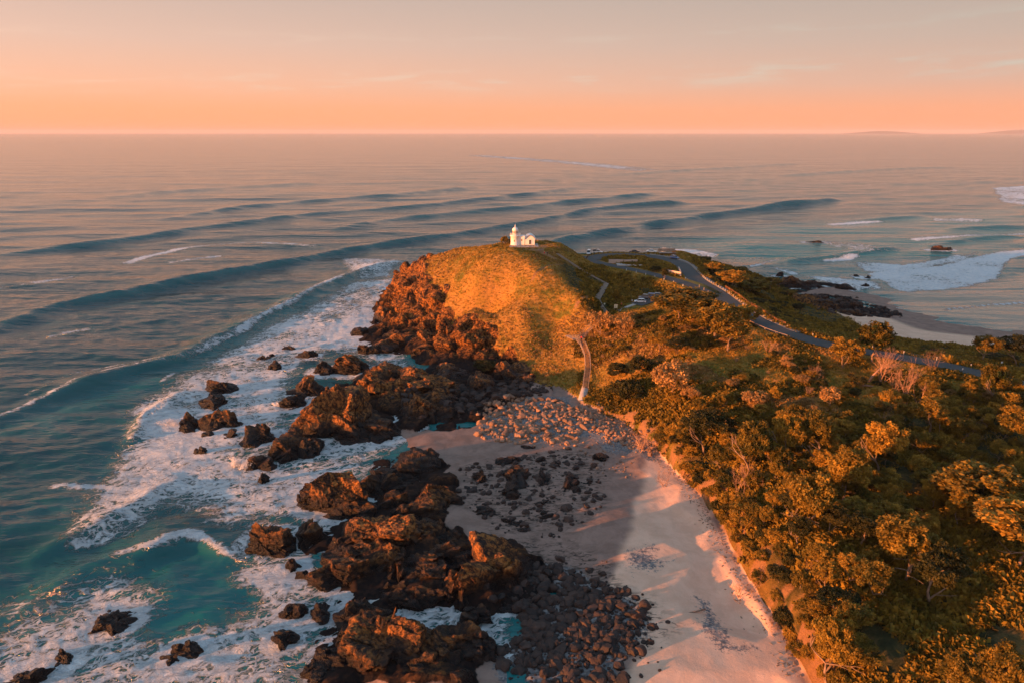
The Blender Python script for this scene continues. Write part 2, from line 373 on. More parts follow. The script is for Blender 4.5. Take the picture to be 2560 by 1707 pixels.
    hh = mth(t, 'ADD', mth(t, 'MULTIPLY_ADD', h1, .2, mth(t, 'MULTIPLY', h4, 10.0)), mth(t, 'ADD', mth(t, 'MULTIPLY', h2, 1.05), mth(t, 'MULTIPLY', h3, 2.6)))
    hh = mth(t, 'ADD', hh, mth(t, 'MULTIPLY', fmask, mth(t, 'MULTIPLY_ADD', fr, 2.0, .1)))
    bn = bump(t, b, mth(t, 'MULTIPLY', hh, attr(t, 'chop')), 1.0, 1.0)
    lk(t, milky, b.inputs['Base Color']); b.inputs['Roughness'].default_value = .13; b.inputs['IOR'].default_value = 1.33
    b.inputs['Specular IOR Level'].default_value = .5
    fd = t.nodes.new('ShaderNodeBsdfPrincipled'); lk(t, ramp(t, [(.35, (.70, .76, .83)), (.60, (.98, .97, .97))], fr), fd.inputs['Base Color']); fd.inputs['Roughness'].default_value = .8  # bluish darker tone paints the foam's skylit shade
    fd.inputs['Specular IOR Level'].default_value = .1; lk(t, bn.outputs[0], fd.inputs['Normal'])
    ms = t.nodes.new('ShaderNodeMixShader'); lk(t, fmask, ms.inputs[0]); lk(t, b.outputs[0], ms.inputs[1]); lk(t, fd.outputs[0], ms.inputs[2])
    lk(t, ms.outputs[0], [q for q in t.nodes if q.type == 'OUTPUT_MATERIAL'][0].inputs[0]); M['sea'] = m
    # spray
    m, t, b, pos, g = mat('sea_spray'); b.inputs['Base Color'].default_value = (.85, .82, .82, 1); b.inputs['Roughness'].default_value = .9
    M['spray'] = m
make_mats()
def car_paint(name, col, rough=.25):
    m = flat(name, col, rough, var=.03, spec=.6); m.node_tree.nodes['Principled BSDF'].inputs['Coat Weight'].default_value = .6; return m
# ------------------------------------------------------------------ terrain
CP = [  # (u, v, height) read off the photograph
 (1310,614,30),(1250,612,29.5),(1370,618,29.5),(1340,606,29.5),(1160,620,28),(1100,634,25),(1050,655,20),(1010,675,14),(985,705,7),(968,745,.8),
 (955,790,.5),(925,845,.3),(1000,872,.6),(1080,885,1.5),(1150,900,2.2),(1300,910,3.2),(1380,930,4),(1210,830,5),(1200,700,22),(1300,700,23.5),(1100,700,17),(1060,740,12),
 (1100,790,7.5),(1160,800,8),(1200,770,14.5),(1300,780,16),(1370,650,28),(1395,690,25.5),(1432,740,21.5),(1478,790,16.5),(1400,800,13.5),(1400,870,7),(1310,860,7.5),
 (1250,880,4),(1350,890,5.5),(1440,900,7),(1430,850,11),(1480,830,13),(1450,850,10.5),(1462,960,4),(1455,1000,3),(1020,800,5),(1000,740,8),(1040,700,15),(980,840,2),
 (1520,710,19),(1490,755,17),(1540,780,15.8),(1600,755,16.5),(1560,740,17.5),(1500,672,22.5),(1440,690,23),(1420,655,26),(1560,670,22),(1650,690,21.5),(1480,640,22.5),(1560,632,22),
 (1650,640,21.5),(1720,700,21),(1850,775,20),(1950,825,19),(2000,845,18.5),(2100,868,17.5),(2250,895,16),(2400,925,15),(2560,965,14),(1690,630,21),(1750,650,20),
 (1800,665,15),(1900,695,10.5),(1830,742,17.8),(1930,795,16.3),(2080,848,15.6),(2230,874,13.6),(1960,765,7),(2000,806,7),(2100,830,5),(2200,858,4.5),(2300,872,4.5),(2450,890,5.5),
 (2030,748,3),(2100,770,1.6),(2200,800,1.8),(2400,838,1.2),(2300,815,.6),(2560,850,1.0),(2100,740,.5),(2200,770,.35),(2050,725,.6),(2260,790,.4),(2000,700,1),
 (2000,668,-2),(2300,700,-1.5),(2230,735,-.7),(2400,790,-.25),(2560,750,-.9),(2560,810,-.3),(1850,640,-4),(1900,658,-3),
 (1560,1040,2.7),(1640,1110,2.5),(1740,1210,2.4),(1800,1300,2.4),(1850,1400,2.5),(1900,1480,2.5),(1960,1560,2.5),(2020,1700,2.5),
 (1600,1020,6),(1700,1100,7.2),(1800,1190,8),(1870,1270,8.2),(1930,1370,8.2),(2000,1480,8),(2090,1600,8),
 (1560,950,7.5),(1560,900,10.5),(1560,850,13.5),(1600,800,17),(1700,800,19),(1700,900,14.5),(1700,1000,10.5),(1850,850,18),(1850,950,14),(1850,1050,10.5),(2000,900,16.5),(2000,1000,13),
 (2000,1150,11),(2200,950,14.5),(2200,1100,12),(2200,1300,10),(2400,1000,14),(2400,1200,12),(2560,1100,13),(2560,1300,12),(2400,1400,10.5),(2560,1500,10.5),(2300,1500,9),(2300,1650,8.5),(2560,1700,10.5),
 (1700,1400,2.2),(1600,1300,1.5),(1500,1200,1.0),(1400,1100,.7),(1300,1150,.7),(1200,1100,.25),(1600,1150,1.9),(1500,1060,1.9),(1400,1030,1.6),(1300,1000,1.7),(1200,960,2),(1100,950,2),
 (1200,1250,.8),(1300,1350,.8),(1500,1400,1.1),(1500,1550,1.1),(1700,1550,2),(1850,1600,2.4),(1600,1690,1.4),(1400,1650,.6),(1310,1600,.25),(1250,1500,.5),
 (1000,1110,-.2),(940,1105,-1),(1085,1088,.35),(1060,1112,.4),(1040,1072,.6),(1050,1530,-.9),(1130,1550,-.7),(1260,1530,-.3),(1270,1600,-.3),(1300,1690,-.2),
 (1100,1400,2.2),(950,1420,1.6),(860,1400,1.0),(1000,1230,1.4),(920,1280,.9),(1050,1200,1.0),(1040,1300,2.0),(1200,1400,1.9),(1060,1450,1.7),(900,1340,1.5),(960,1500,.7),(1130,1480,1.2),(1000,1650,1.6),(900,1640,1.0),(1120,1650,1.0),(850,1050,1),(900,950,1.2),(1000,950,2),(1050,1010,1.6),
 (700,1050,-2),(600,1200,-2.5),(500,1000,-2.5),(700,850,-2.5),(850,800,-2),(800,1130,-1.8),(680,1300,-2.5),(700,1500,-2),(700,1650,-2),(400,1400,-3),(100,1500,-3),(900,720,-3),(840,1280,-.8),(640,1440,-2.5)]
CW = [(0,295,27),(10,300,24.5),(-15,302,20),(0,320,10),(-20,322,5),(12,330,7),(0,340,-2),(-30,335,-3),(35,338,8),(-60,340,-4),(-80,290,-4),(-80,230,-4),(-50,205,-2.5),
 (70,338,8),(50,343,8),(60,356,-1),(100,335,5),(90,350,-3),(35,352,-3),(118,303,7),(132,312,1),(120,330,3),(138,348,-2),(160,362,-2),(110,352,-3),(180,340,-2),
 (-150,100,-5),(-150,250,-5),(-150,420,-5),(0,440,-5),(150,450,-5),(260,420,-4),(260,320,-1.5),(320,260,-.3),(300,210,2),
 (-60,40,-4),(0,40,-1.5),(30,40,2),(38,60,3),(50,50,9),(60,30,10),(120,40,12),(200,60,13),(200,120,14),(190,180,10),(230,215,5),(-20,60,-1),(10,60,.5),(320,120,12),(320,20,12),(-150,20,-5)]
def tps_fit(p, z, lam=0.0):
    n = len(p); d = np.hypot(p[:, None, 0] - p[None, :, 0], p[:, None, 1] - p[None, :, 1]) / 50.0
    K = np.where(d > 0, d * d * np.log(d + 1e-12), 0) + lam * np.eye(n)
    Q = np.c_[np.ones(n), p / 50.0]; A = np.zeros((n + 3, n + 3)); A[:n, :n] = K; A[:n, n:] = Q; A[n:, :n] = Q.T
    return np.linalg.solve(A, np.r_[z, 0, 0, 0])
cp = np.array([P(u, v, z) for u, v, z in CP] + [list(map(float, q)) for q in CW])
wts = tps_fit(cp[:, :2], cp[:, 2], 0.0015)
def tps(X, Y):
    sh = X.shape; x = X.ravel() / 50.0; y = Y.ravel() / 50.0; r = wts[-3] + wts[-2] * x + wts[-1] * y
    for (a, b_, c), w in zip(cp, wts[:-3]):
        q = (x - a / 50) ** 2 + (y - b_ / 50) ** 2; r = r + w * .5 * q * np.log(q + 1e-18)
    return r.reshape(sh)
GX0, GX1, GY0, GY1, GS = -95.0, 310.0, 35.0, 375.0, 0.55
gx = np.arange(GX0, GX1, GS); gy = np.arange(GY0, GY1, GS)
cx = np.arange(GX0, GX1 + 2.2, 2.2); cy = np.arange(GY0, GY1 + 2.2, 2.2)
CXg, CYg = np.meshgrid(cx, cy); ZC = tps(CXg, CYg)
def bil(Z, x0, y0, s, X, Y):
    fx = np.clip((X - x0) / s, 0, Z.shape[1] - 1.001); fy = np.clip((Y - y0) / s, 0, Z.shape[0] - 1.001)
    ix = fx.astype(int); iy = fy.astype(int); fx = fx - ix; fy = fy - iy
    return (Z[iy, ix] * (1 - fx) + Z[iy, ix + 1] * fx) * (1 - fy) + (Z[iy + 1, ix] * (1 - fx) + Z[iy + 1, ix + 1] * fx) * fy
TX, TY = np.meshgrid(gx, gy)
TZ = bil(ZC, GX0, GY0, 2.2, TX, TY)
TZ = np.maximum(TZ, -6)
def Hf(X, Y): return bil(TZ, GX0, GY0, GS, np.asarray(X, float), np.asarray(Y, float))
def H(x, y): return float(Hf(np.array([x]), np.array([y]))[0])
def T(u, v, sea=True):
    """first hit of a photograph pixel's ray with the ground"""
    x, f, d = ray(u, v); t = np.linspace(60, min(900, 78 / max(d, 1e-3)), 3000)
    z = CAM_H - d * t; g = Hf(x * t, f * t)
    if sea: g = np.maximum(g, 0)
    k = np.argmax(z <= g)
    if not (z <= g).any(): k = len(t) - 1
    return np.array((x * t[k], f * t[k], float(Hf(np.array([x * t[k]]), np.array([f * t[k]]))[0])))
def Tp(pl): return [tuple(T(u, v)[:2]) for u, v in pl]

# roads, tracks: centre lines in the photograph, width in metres
def smooth_line(pts, step=1.0):
    p = np.array(pts, float); q = []
    for i in range(len(p) - 1):
        p0 = p[max(i - 1, 0)]; p1 = p[i]; p2 = p[i + 1]; p3 = p[min(i + 2, len(p) - 1)]
        n = max(2, int(np.linalg.norm((p2 - p1)[:2]) / step))
        for k in range(n):
            t = k / n; q.append(.5 * ((2 * p1) + (-p0 + p2) * t + (2 * p0 - 5 * p1 + 4 * p2 - p3) * t * t + (-p0 + 3 * p1 - 3 * p2 + p3) * t ** 3))
    q.append(p[-1]); return np.array(q)
def line3(pl, step=1.0):
    w = [P(u, v, z) for u, v, z in pl]
    return smooth_line(w, step)
ROAD = line3([(2640,985,13.5),(2560,962,14),(2400,922,15),(2250,893,16),(2100,868,17.5),(2000,843,18.5),(1920,815,19.3),(1850,775,20),(1790,730,20.4),(1745,702,20.8),(1722,680,21.1),(1700,660,21.3),(1660,647,21.5),(1600,639,21.8),(1540,637,22),(1495,641,22.2),(1484,650,22.3)])
LOOP = line3([(1470,641,22.2),(1476,650,22.3),(1500,658,22.3),(1560,670,22),(1620,683,21.7),(1680,699,21.4),(1730,715,20.9),(1790,742,20.4)])
PARK = line3([(1590,762,16.6),(1625,752,17.2),(1665,748,18.3),(1710,752,19.4),(1780,762,20)])
FOOT = line3([(1510,800,15.3),(1536,783,15.6),(1560,771,16.1),(1590,760,16.6)])
LHPATH = [(1300,618,30),(1340,622,29.6),(1370,628,29)]
ROADS = [(ROAD, 6.6), (LOOP, 5.0), (PARK, 5.5), (FOOT, 1.6)]
for ln, w in ROADS:
    # flatten the ground under the road
    d = np.full(TX.shape, 1e9); zc = np.zeros(TX.shape)
    x0, x1 = ln[:, 0].min() - 12, ln[:, 0].max() + 12; y0, y1 = ln[:, 1].min() - 12, ln[:, 1].max() + 12
    ix = slice(max(0, int((x0 - GX0) / GS)), int((x1 - GX0) / GS)); iy = slice(max(0, int((y0 - GY0) / GS)), int((y1 - GY0) / GS))
    xs, ys = TX[iy, ix], TY[iy, ix]; dd = np.full(xs.shape, 1e9); zz_ = np.zeros(xs.shape)
    for q in ln:
        e = np.hypot(xs - q[0], ys - q[1]); c = e < dd; dd = np.where(c, e, dd); zz_ = np.where(c, q[2], zz_)
    k = 1 - sst(w / 2 + 1.2, w / 2 + 6.5, dd); TZ[iy, ix] = TZ[iy, ix] * (1 - k) + (zz_ - .06) * k
# lighthouse plateau
lh = P(1306, 616, 30); k = 1 - sst(9, 17, np.hypot((TX - lh[0] - 2) * .8, TY - lh[1] - 2)); TZ = TZ * (1 - k) + 30 * k

BEACH = Tp([(1455,1005),(1560,1045),(1640,1115),(1690,1160),(1740,1215),(1800,1300),(1850,1400),(1900,1480),(1960,1560),(2030,1706),(1980,1740),(1500,1740),(1250,1706),(1240,1620),(1180,1540),(1230,1480),(1350,1480),(1340,1430),(1240,1340),(1150,1310),(1130,1230),(1110,1180),(1060,1120),(1000,1100),(1010,1075),(1090,1040),(1200,1000),(1300,960),(1400,965)])
ROCKZ = [Tp([(1068,645),(1070,672),(1080,695),(1092,725),(1102,768),(1138,806),(1190,806),(1228,810),(1240,845),(1228,875),(1262,892),(1330,925),(1345,950),(1335,985),(1235,1028),(1170,1072),(1090,1088),(1000,1070),(900,1120),(700,1100),(640,1000),(800,800),(900,740),(940,660),(1000,600),(1060,620)]),
         Tp([(880,1095),(1000,1112),(1070,1130),(1105,1180),(1130,1240),(1150,1310),(1245,1345),(1370,1440),(1400,1500),(1330,1530),(1240,1620),(1180,1740),(600,1740),(560,1300),(700,1150)]),
         Tp([(1975,735),(2060,735),(2130,742),(2200,765),(2255,795),(2150,792),(2060,775),(1990,755),(1900,690),(1780,620),(1700,590),(1900,560),(2200,700)])]
PEB = [Tp([(1420,1005),(1500,1030),(1600,1080),(1660,1120),(1640,1140),(1500,1110),(1400,1060)]), Tp([(1330,1400),(1480,1440),(1560,1480),(1640,1560),(1560,1650),(1500,1740),(1280,1740),(1230,1560)]),
       Tp([(1700,1490),(1760,1500),(1850,1580),(1930,1620),(1860,1630),(1780,1590),(1720,1540)]), Tp([(1560,1370),(1620,1360),(1680,1400),(1640,1430),(1560,1410)]), Tp([(1180,1000),(1420,980),(1500,1090),(1350,1110),(1200,1090)])]
WEED = [Tp([(1150,1160),(1300,1130),(1450,1120),(1530,1180),(1480,1300),(1400,1330),(1250,1330),(1160,1260)]), Tp([(1290,1340),(1440,1340),(1520,1400),(1600,1480),(1700,1560),(1500,1700),(1300,1740),(1250,1500)])]
DRY = Tp([(1530,1045),(1620,1120),(1605,1190),(1590,1270),(1572,1330),(1550,1390),(1540,1450),(1560,1540),(1600,1620),(1550,1706),(1550,1760),(2060,1760),(2060,1706),(1900,1440),(1780,1240),(1660,1100)])
SCRUB_SHADE = [Tp([(1395,648),(1440,668),(1500,668),(1620,702),(1770,750),(1740,745),(1660,735),(1590,745),(1540,775),(1500,800),(1485,795),(1440,745),(1410,700)]), Tp([(1490,645),(1600,645),(1700,668),(1690,690),(1600,668),(1500,652)]),  # valley and island outlines: their shade is painted as darker ground
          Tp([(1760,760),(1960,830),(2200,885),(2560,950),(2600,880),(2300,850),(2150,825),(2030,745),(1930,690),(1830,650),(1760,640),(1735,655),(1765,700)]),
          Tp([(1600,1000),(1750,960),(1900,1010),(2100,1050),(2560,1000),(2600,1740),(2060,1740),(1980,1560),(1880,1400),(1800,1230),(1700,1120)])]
SDB = poly_sd(TX, TY, BEACH)
k = sst(-1.5, -.4, SDB) * (TX > 12); TZ = TZ * (1 - k) + np.minimum(TZ, 1.65) * k
nwx = fbm(np.c_[TX.ravel() * .16, TY.ravel() * .16, TX.ravel() * 0], 3, 5).reshape(TX.shape) * 2.0
def zone(pls, soft, wob=1.0):
    r = np.zeros(TX.shape)
    for pl in pls: r = np.maximum(r, sst(-soft, soft, poly_sd(TX + nwx * wob, TY + nwx * wob * .8, pl)))
    return r
zs = zone([BEACH], .8, .5); zs = np.maximum(zs, sst(2.6, 2.2, TZ) * (TX < 60)); zs = zs * np.where(TX > 24, sst(-.7, -.1, SDB + nwx * .15), 1) * (TY < 200) + zs * (TY >= 200); zr = zone(ROCKZ, 1.2, 1.9); zp = np.maximum(zone([PEB[0], PEB[1], PEB[4]], 5.0) * .92, zone(PEB[2:4], 5.0) * .72); zw = zone(WEED, 3.0); zd = zone([DRY], .9, .9); zc_ = zone(SCRUB_SHADE, 3.0)
bay = sst(3.2, 2.0, TZ) * (TX > 95) * (TY > 180); zs = np.maximum(zs, bay); zd = np.where(bay > .5, sst(.9, 1.3, TZ), zd)
zr = np.maximum(zr, (TZ < -.8) * (TX < 40) * (TY > 150)); zr = np.maximum(zr, (TY > 318) * sst(14, 9, TZ))
zs = np.maximum(zs, (TZ < -.4) * 1.0); zr = zr * (1 - bay * (zone(ROCKZ[2:], 1.2) < .5))
zr = zr * sst(2.0, 4.0, np.minimum(seg_dist(TX, TY, [tuple(q[:2]) for q in ROAD[::3]]), seg_dist(TX, TY, [tuple(q[:2]) for q in LOOP[::3]])))
# footpaths worn into the grass
TR = [([P(1300,632,29.2), P(1340,628,29.5), P(1385,640,28.6)], 1.6), ([P(1290,640,28), P(1340,632,29)], .6), ([P(1490,755,17), P(1465,760,18.5), P(1440,755,20)], .5), ([T(1400,665), T(1330,700)], .35)]
tr = np.zeros(TX.shape)
for pl, w in TR: tr = np.maximum(tr, sst(w + .5, w - .2, seg_dist(TX + nwx * .2, TY, [tuple(q[:2]) for q in pl])))
tr = np.maximum(tr, sst(6.5, 5.0, np.hypot((TX - lh[0] - 3) * .7, TY - lh[1] + 1.0)) * .9)
scarp = sst(-4.2, -2.2, SDB) * sst(-.1, -.8, SDB) * (TX > 24) * sst(-.2, .25, fbm(np.c_[TX.ravel() * .6, TY.ravel() * .6, TX.ravel() * 0], 3, 71).reshape(TX.shape)); tr = np.maximum(tr, scarp)
# broken rock relief
V = np.c_[TX.ravel(), TY.ravel(), TZ.ravel()]
gzy, gzx = np.gradient(TZ, GS); N = np.c_[-gzx.ravel(), -gzy.ravel(), np.ones(TX.size)]; N /= np.linalg.norm(N, axis=1)[:, None]
r = zr.ravel(); mk = np.where((r > .02) & (TZ.ravel() > -3))[0]; q = V[mk]
sp_ = q * [1, 1, 1.3]
h1, c1 = facet(sp_ / 7.0, 11, 1.6); h2, c2 = facet(sp_ / 2.6 + fbm(q * .3, 2, 3)[:, None] * .3, 31, 1.5); h3, c3 = facet(sp_ / 1.1, 51, 1.3)
amp = np.clip(.35 + q[:, 2] * .10 + (1 - N[mk][:, 2]) * 2.0, .3, 1.05) * np.where(q[:, 2] > 11, .7, 1.0) * sst(.1, .9, r[mk])
dsp = (h1 * 3.6 + h2 * 1.1 + h3 * .25 - c1 * .8 - c2 * .2 + fbm(q * .9, 3, 8) * .22 + .25) * amp * r[mk]
V[mk] += N[mk] * dsp[:, None]
g_ = (1 - zr.ravel()) * (1 - zs.ravel()); mk = np.where((g_ > .05) & (tr.ravel() < .9))[0]
rd = np.minimum(seg_dist(V[mk, 0], V[mk, 1], [tuple(q[:2]) for q in ROAD[::3]]), np.minimum(seg_dist(V[mk, 0], V[mk, 1], [tuple(q[:2]) for q in LOOP[::3]]), seg_dist(V[mk, 0], V[mk, 1], [tuple(q[:2]) for q in PARK[::3]])))
flatk = sst(3.6, 7, rd) * sst(7, 12, np.hypot(V[mk, 0] - lh[0] - 3, V[mk, 1] - lh[1]))
V[mk, 2] += g_[mk] * flatk * (fbm(V[mk] * .35, 4, 21) * .38 + fbm(V[mk] * [.1, .1, 0], 2, 25) * .5)
mk = np.where(zs.ravel() > .3)[0]; V[mk, 2] += fbm(V[mk] * .25, 3, 41) * .07 * (1 - zr.ravel()[mk])
wz = zw.ravel(); mk = np.where(wz > .1)[0]; hh_, _ = facet(V[mk] * [.5, .9, 0], 71, 1.2); V[mk, 2] += np.maximum(hh_ - .12, 0) * .9 * wz[mk] * (fbm(V[mk] * .3, 2, 77) > .15)
nx, ny = TX.shape[1], TX.shape[0]; I = np.arange(nx * ny).reshape(ny, nx)
F = np.c_[I[:-1, :-1].ravel(), I[:-1, 1:].ravel(), I[1:, 1:].ravel(), I[1:, :-1].ravel()]
keep = V[F, 2].max(axis=1) > -4.9; F = F[keep]
scrub_shade_a = zc_.ravel()
ter = mesh_np('headland_ground', V, F, M['terrain'], True, dict(rock=zr.ravel(), sand=zs.ravel(), dry=zd.ravel(), pebble=zp.ravel(), weed=wz, scrub=scrub_shade_a, track=tr.ravel()))
tag(ter, kind='structure')
TZ = V[:, 2].reshape(TZ.shape)

def ribbon(name, ln, w, mat_, lift=.05, thick=0.0, off=0.0, parent=None):
    c = ln.copy(); d = np.gradient(c[:, :2], axis=0); d /= np.linalg.norm(d, axis=1)[:, None] + 1e-9; n = np.c_[-d[:, 1], d[:, 0]]
    L = c[:, :2] + n * (off + w / 2); Rr = c[:, :2] + n * (off - w / 2); z = c[:, 2] + lift; m = len(c)
    Vv = [np.c_[L, z], np.c_[Rr, z]]
    if thick: Vv += [np.c_[L, z - thick], np.c_[Rr, z - thick]]
    Vv = np.concatenate(Vv); i = np.arange(m - 1); Ff = [np.c_[i, i + 1, m + i + 1, m + i][:, ::-1]]
    if thick:
        Ff += [np.c_[2 * m + i, 2 * m + i + 1, i + 1, i][:, ::-1], np.c_[m + i, m + i + 1, 3 * m + i + 1, 3 * m + i][:, ::-1]]
        Ff += [np.array([[0, m, 3 * m, 2 * m], [m - 1, 3 * m - 1, 4 * m - 1, 2 * m - 1]])]
    return mesh_np(name, Vv, np.concatenate(Ff), mat_, True, parent=parent)
tag(ribbon('road', ROAD, 6.4, M['asphalt'], .10), kind='structure')
tag(ribbon('loop_road', LOOP, 5.0, M['asphalt'], .104), kind='structure')
tag(ribbon('car_park_road', PARK, 5.3, M['asphalt'], .092), kind='structure')
tag(ribbon('foot_path', FOOT, 1.5, M['concrete'], .12, .15), kind='structure')
kr = ROAD[(ROAD[:, 1] > 190) & (ROAD[:, 1] < 306) & (ROAD[:, 0] > 55)]
tag(ribbon('pavement', kr, 1.7, M['kerb'], .22, .3, off=-4.15), kind='structure')
# ------------------------------------------------------------------ sea
def polar_grid():
    r = [38.0]
    while r[-1] < 60000: r.append(r[-1] * (1.0075 if r[-1] < 900 else 1.02 if r[-1] < 5000 else 1.06))
    return np.array(r), np.radians(np.linspace(-66, 66, 1150))
rr, aa = polar_grid()
AR, AA = np.meshgrid(rr, aa, indexing='ij'); SX = AR * np.sin(AA); SY = AR * np.cos(AA)
X = SX.ravel(); Y = SY.ravel()
near = np.where((X > GX0) & (X < GX1) & (Y > GY0) & (Y < GY1))[0]
G = np.full(X.shape, -6.0); G[near] = Hf(X[near], Y[near])
def SP(pl): return [tuple(P(u, v, 0)[:2]) for u, v in pl]
wob = fbm(np.c_[X * .05, Y * .05, X * 0], 3, 61) * 2.5
Z = np.zeros(X.shape); crest = np.zeros(X.shape); foam = np.zeros(X.shape)
WAVES = [  # crest lines, height, width
 ([(-200,870),(33,800),(163,762),(326,735),(468,703),(653,670),(816,637),(925,618),(1088,594),(1280,563),(1389,545),(1498,523),(1606,512),(1715,507)], 1.9, 7),
 ([(1340,618),(1470,590),(1606,567),(1688,553),(1797,537),(1949,518),(2100,500)], 2.3, 8),
 ([(816,577),(980,550),(1280,521),(1443,504),(1661,482)], 1.7, 11),
 ([(-100,650),(109,626),(326,599),(490,572),(653,553),(816,534),(1034,518),(1280,490),(1450,470)], 1.7, 10),
 ([(381,552),(544,528),(653,515),(816,501),(1000,486),(1200,468)], 1.5, 12),
 ([(1020,652),(925,672),(840,705),(762,742),(664,788),(544,850),(430,900),(326,930),(109,996),(-60,1060)], 1.5, 4.5),
 ([(1950,660),(2020,650),(2100,643),(2180,632),(2260,622)], 1.3, 5),
 ([(2180,690),(2280,680),(2400,662)], .6, 4),
 ([(420,1360),(330,1410),(200,1440),(60,1500)], .8, 4),
 ([(430,1222),(300,1288),(180,1350),(60,1400)], 1.1, 3), ([(330,1100),(360,1040),(430,1000)], .9, 3), ([(600,1390),(470,1345),(380,1380),(250,1400)], .7, 3),
 ([(2060,560),(2200,548),(2330,540)], .9, 8), ([(1870,530),(2000,512),(2100,500)], 1.1, 9),
 ([(2300,620),(2420,600),(2560,590)], .9, 5),([(2350,580),(2480,570),(2600,566)], .8, 6),([(1950,440),(2200,425),(2400,418)],1.2,14),([(1500,440),(1750,424),(2000,410)],1.2,16),([(200,500),(500,475),(800,458)],1.2,14)]
for pl, a, w in WAVES:
    q = smooth_line(SP(pl), 6.0); e = [tuple(z) for z in q]
    lim = np.where((Y > q[:, 1].min() - w * 5) & (Y < q[:, 1].max() + w * 5) & (X > q[:, 0].min() - w * 5) & (X < q[:, 0].max() + w * 5))[0]
    x, y = X[lim] + wob[lim] * .4, Y[lim] + wob[lim] * .4
    d = seg_dist(x, y, e)
    # which side: seaward is positive (further from shore = larger y above the line)
    o = np.argsort(q[:, 0]); yl = np.interp(x, q[o, 0], q[o, 1]); sgn = np.where(y > yl, 1, -1)
    Lx = min((q[:, 0].max() - q[:, 0].min()) * .3, w * 3.5); endf = sst(q[:, 0].min() - w, q[:, 0].min() + Lx, x) * sst(q[:, 0].max() + w, q[:, 0].max() - Lx, x) * (.85 + .25 * fbm(np.c_[x * .02, y * .02, x * 0], 2, 44))
    prof = np.where(sgn > 0, np.exp(-(d / (w * 1.7)) ** 2), np.exp(-(d / (w * .62)) ** 2))
    dip = np.exp(-((d - w * 1.9) / (w * 1.1)) ** 2) * (sgn < 0) * .28
    Z[lim] += a * 1.3 * (prof - dip) * endf; crest[lim] = np.maximum(crest[lim], endf * np.exp(-((d - w * .3) / (w * .55)) ** 2) * (sgn < 0))
# background swell and chop
sw = (np.sin((Y * .95 - X * .31 - X * X * .0002) / 7.5 + fbm(np.c_[X * .006, Y * .006, X * 0], 3, 62) * 3.0) * .62 * np.clip(.5 + vnoise(np.c_[X * .008, Y * .03, X * 0], 63) * .9, 0, 1.2) + fbm(np.c_[X * .035 * .5, Y * .035, X * 0], 3, 90) * .55) * sst(60, 200, AR.ravel()) 
chop = fbm(np.c_[(X * .93 + Y * .36) * .16, (Y * .93 - X * .36) * .42, X * 0], 4, 95) * .28
fd = sst(2500, 900, AR.ravel())
Z += sw * fd + chop * sst(700, 300, AR.ravel())
shore = sst(-3.0, -.3, G); Z *= (1 - .75 * shore)
# foam : level, soft edge, outline ; strokes : level, width, line
FP = [
 (.70, 9, [(1000,690),(880,705),(760,765),(660,815),(560,880),(430,940),(350,1010),(320,1090),(270,1180),(180,1290),(165,1360),(300,1340),(420,1270),(600,1300),(770,1300),(900,1230),(960,1130),(1010,1100),(760,1100),(700,1000),(780,900),(950,890),(940,830),(980,760)]),
 (.90, 5, [(1000,695),(930,735),(850,785),(780,850),(720,900),(650,950),(610,1000),(640,1060),(730,1060),(720,960),(790,880),(950,900),(950,820),(985,770)]),
 (.84, 6, [(335,1025),(420,975),(490,1010),(560,1060),(520,1100),(620,1170),(700,1170),(800,1150),(930,1130),(980,1100),(880,1180),(800,1190),(700,1240),(600,1240),(520,1200),(440,1160),(350,1110)]),
 (.62, 8, [(-80,1540),(120,1480),(250,1430),(350,1440),(430,1460),(440,1520),(330,1570),(420,1600),(560,1560),(640,1480),(560,1400),(700,1395),(780,1450),(950,1500),(1050,1530),(1250,1600),(1100,1590),(780,1490),(760,1560),(820,1680),(760,1760),(-100,1760)]),
 (.62, 3, [(0,1540),(120,1490),(250,1440),(330,1445),(280,1500),(180,1560),(60,1600),(-60,1640)]), (.62, 3, [(420,1590),(560,1570),(640,1620),(500,1706),(300,1740),(300,1660)]),
 (.52, 4, [(850,640),(1000,650),(980,690),(880,700)]),
 (.86, 3, [(2163,684),(2249,726),(2273,730),(2370,722),(2439,711),(2490,694),(2507,671),(2525,647),(2600,634),(2600,618),(2490,630),(2404,650),(2353,667),(2284,675),(2198,680)]),
 (.70, 4, [(2122,657),(2266,663),(2350,650),(2450,630),(2420,650),(2290,676),(2249,683),(2163,678)]),
 (.68, 4, [(1910,668),(1990,676),(2060,712),(2130,726),(2220,722),(2190,708),(2100,698),(2000,686)]),
 (.60, 3, [(2060,601),(2160,610),(2240,622),(2180,632),(2100,618),(2040,608)]), (.8, 4, [(1680,620),(1730,622),(1800,636),(1790,646),(1700,640)]),
 (.62, 6, [(2480,470),(2600,462),(2600,520),(2500,505)]), (.5, 4, [(2330,545),(2460,548),(2450,556),(2330,552)]),
 (.9, 2, [(945,1482),(1000,1505),(1050,1540),(1110,1560),(1180,1520),(1160,1580),(1060,1580),(980,1530),(930,1500)]), (.6, 2, [(1150,1560),(1230,1580),(1290,1620),(1250,1680),(1210,1620)])]
FP += [(.85, 3, [(915,862),(1000,880),(1040,915),(960,925),(930,905),(880,880)]), (.72, 3, [(860,1090),(950,1080),(1040,1085),(1000,1120),(900,1140)]), (.7, 3, [(840,1250),(760,1290),(720,1300),(880,1240)]), (.72, 3, [(600,1400),(760,1430),(780,1500),(640,1500),(560,1450)])]
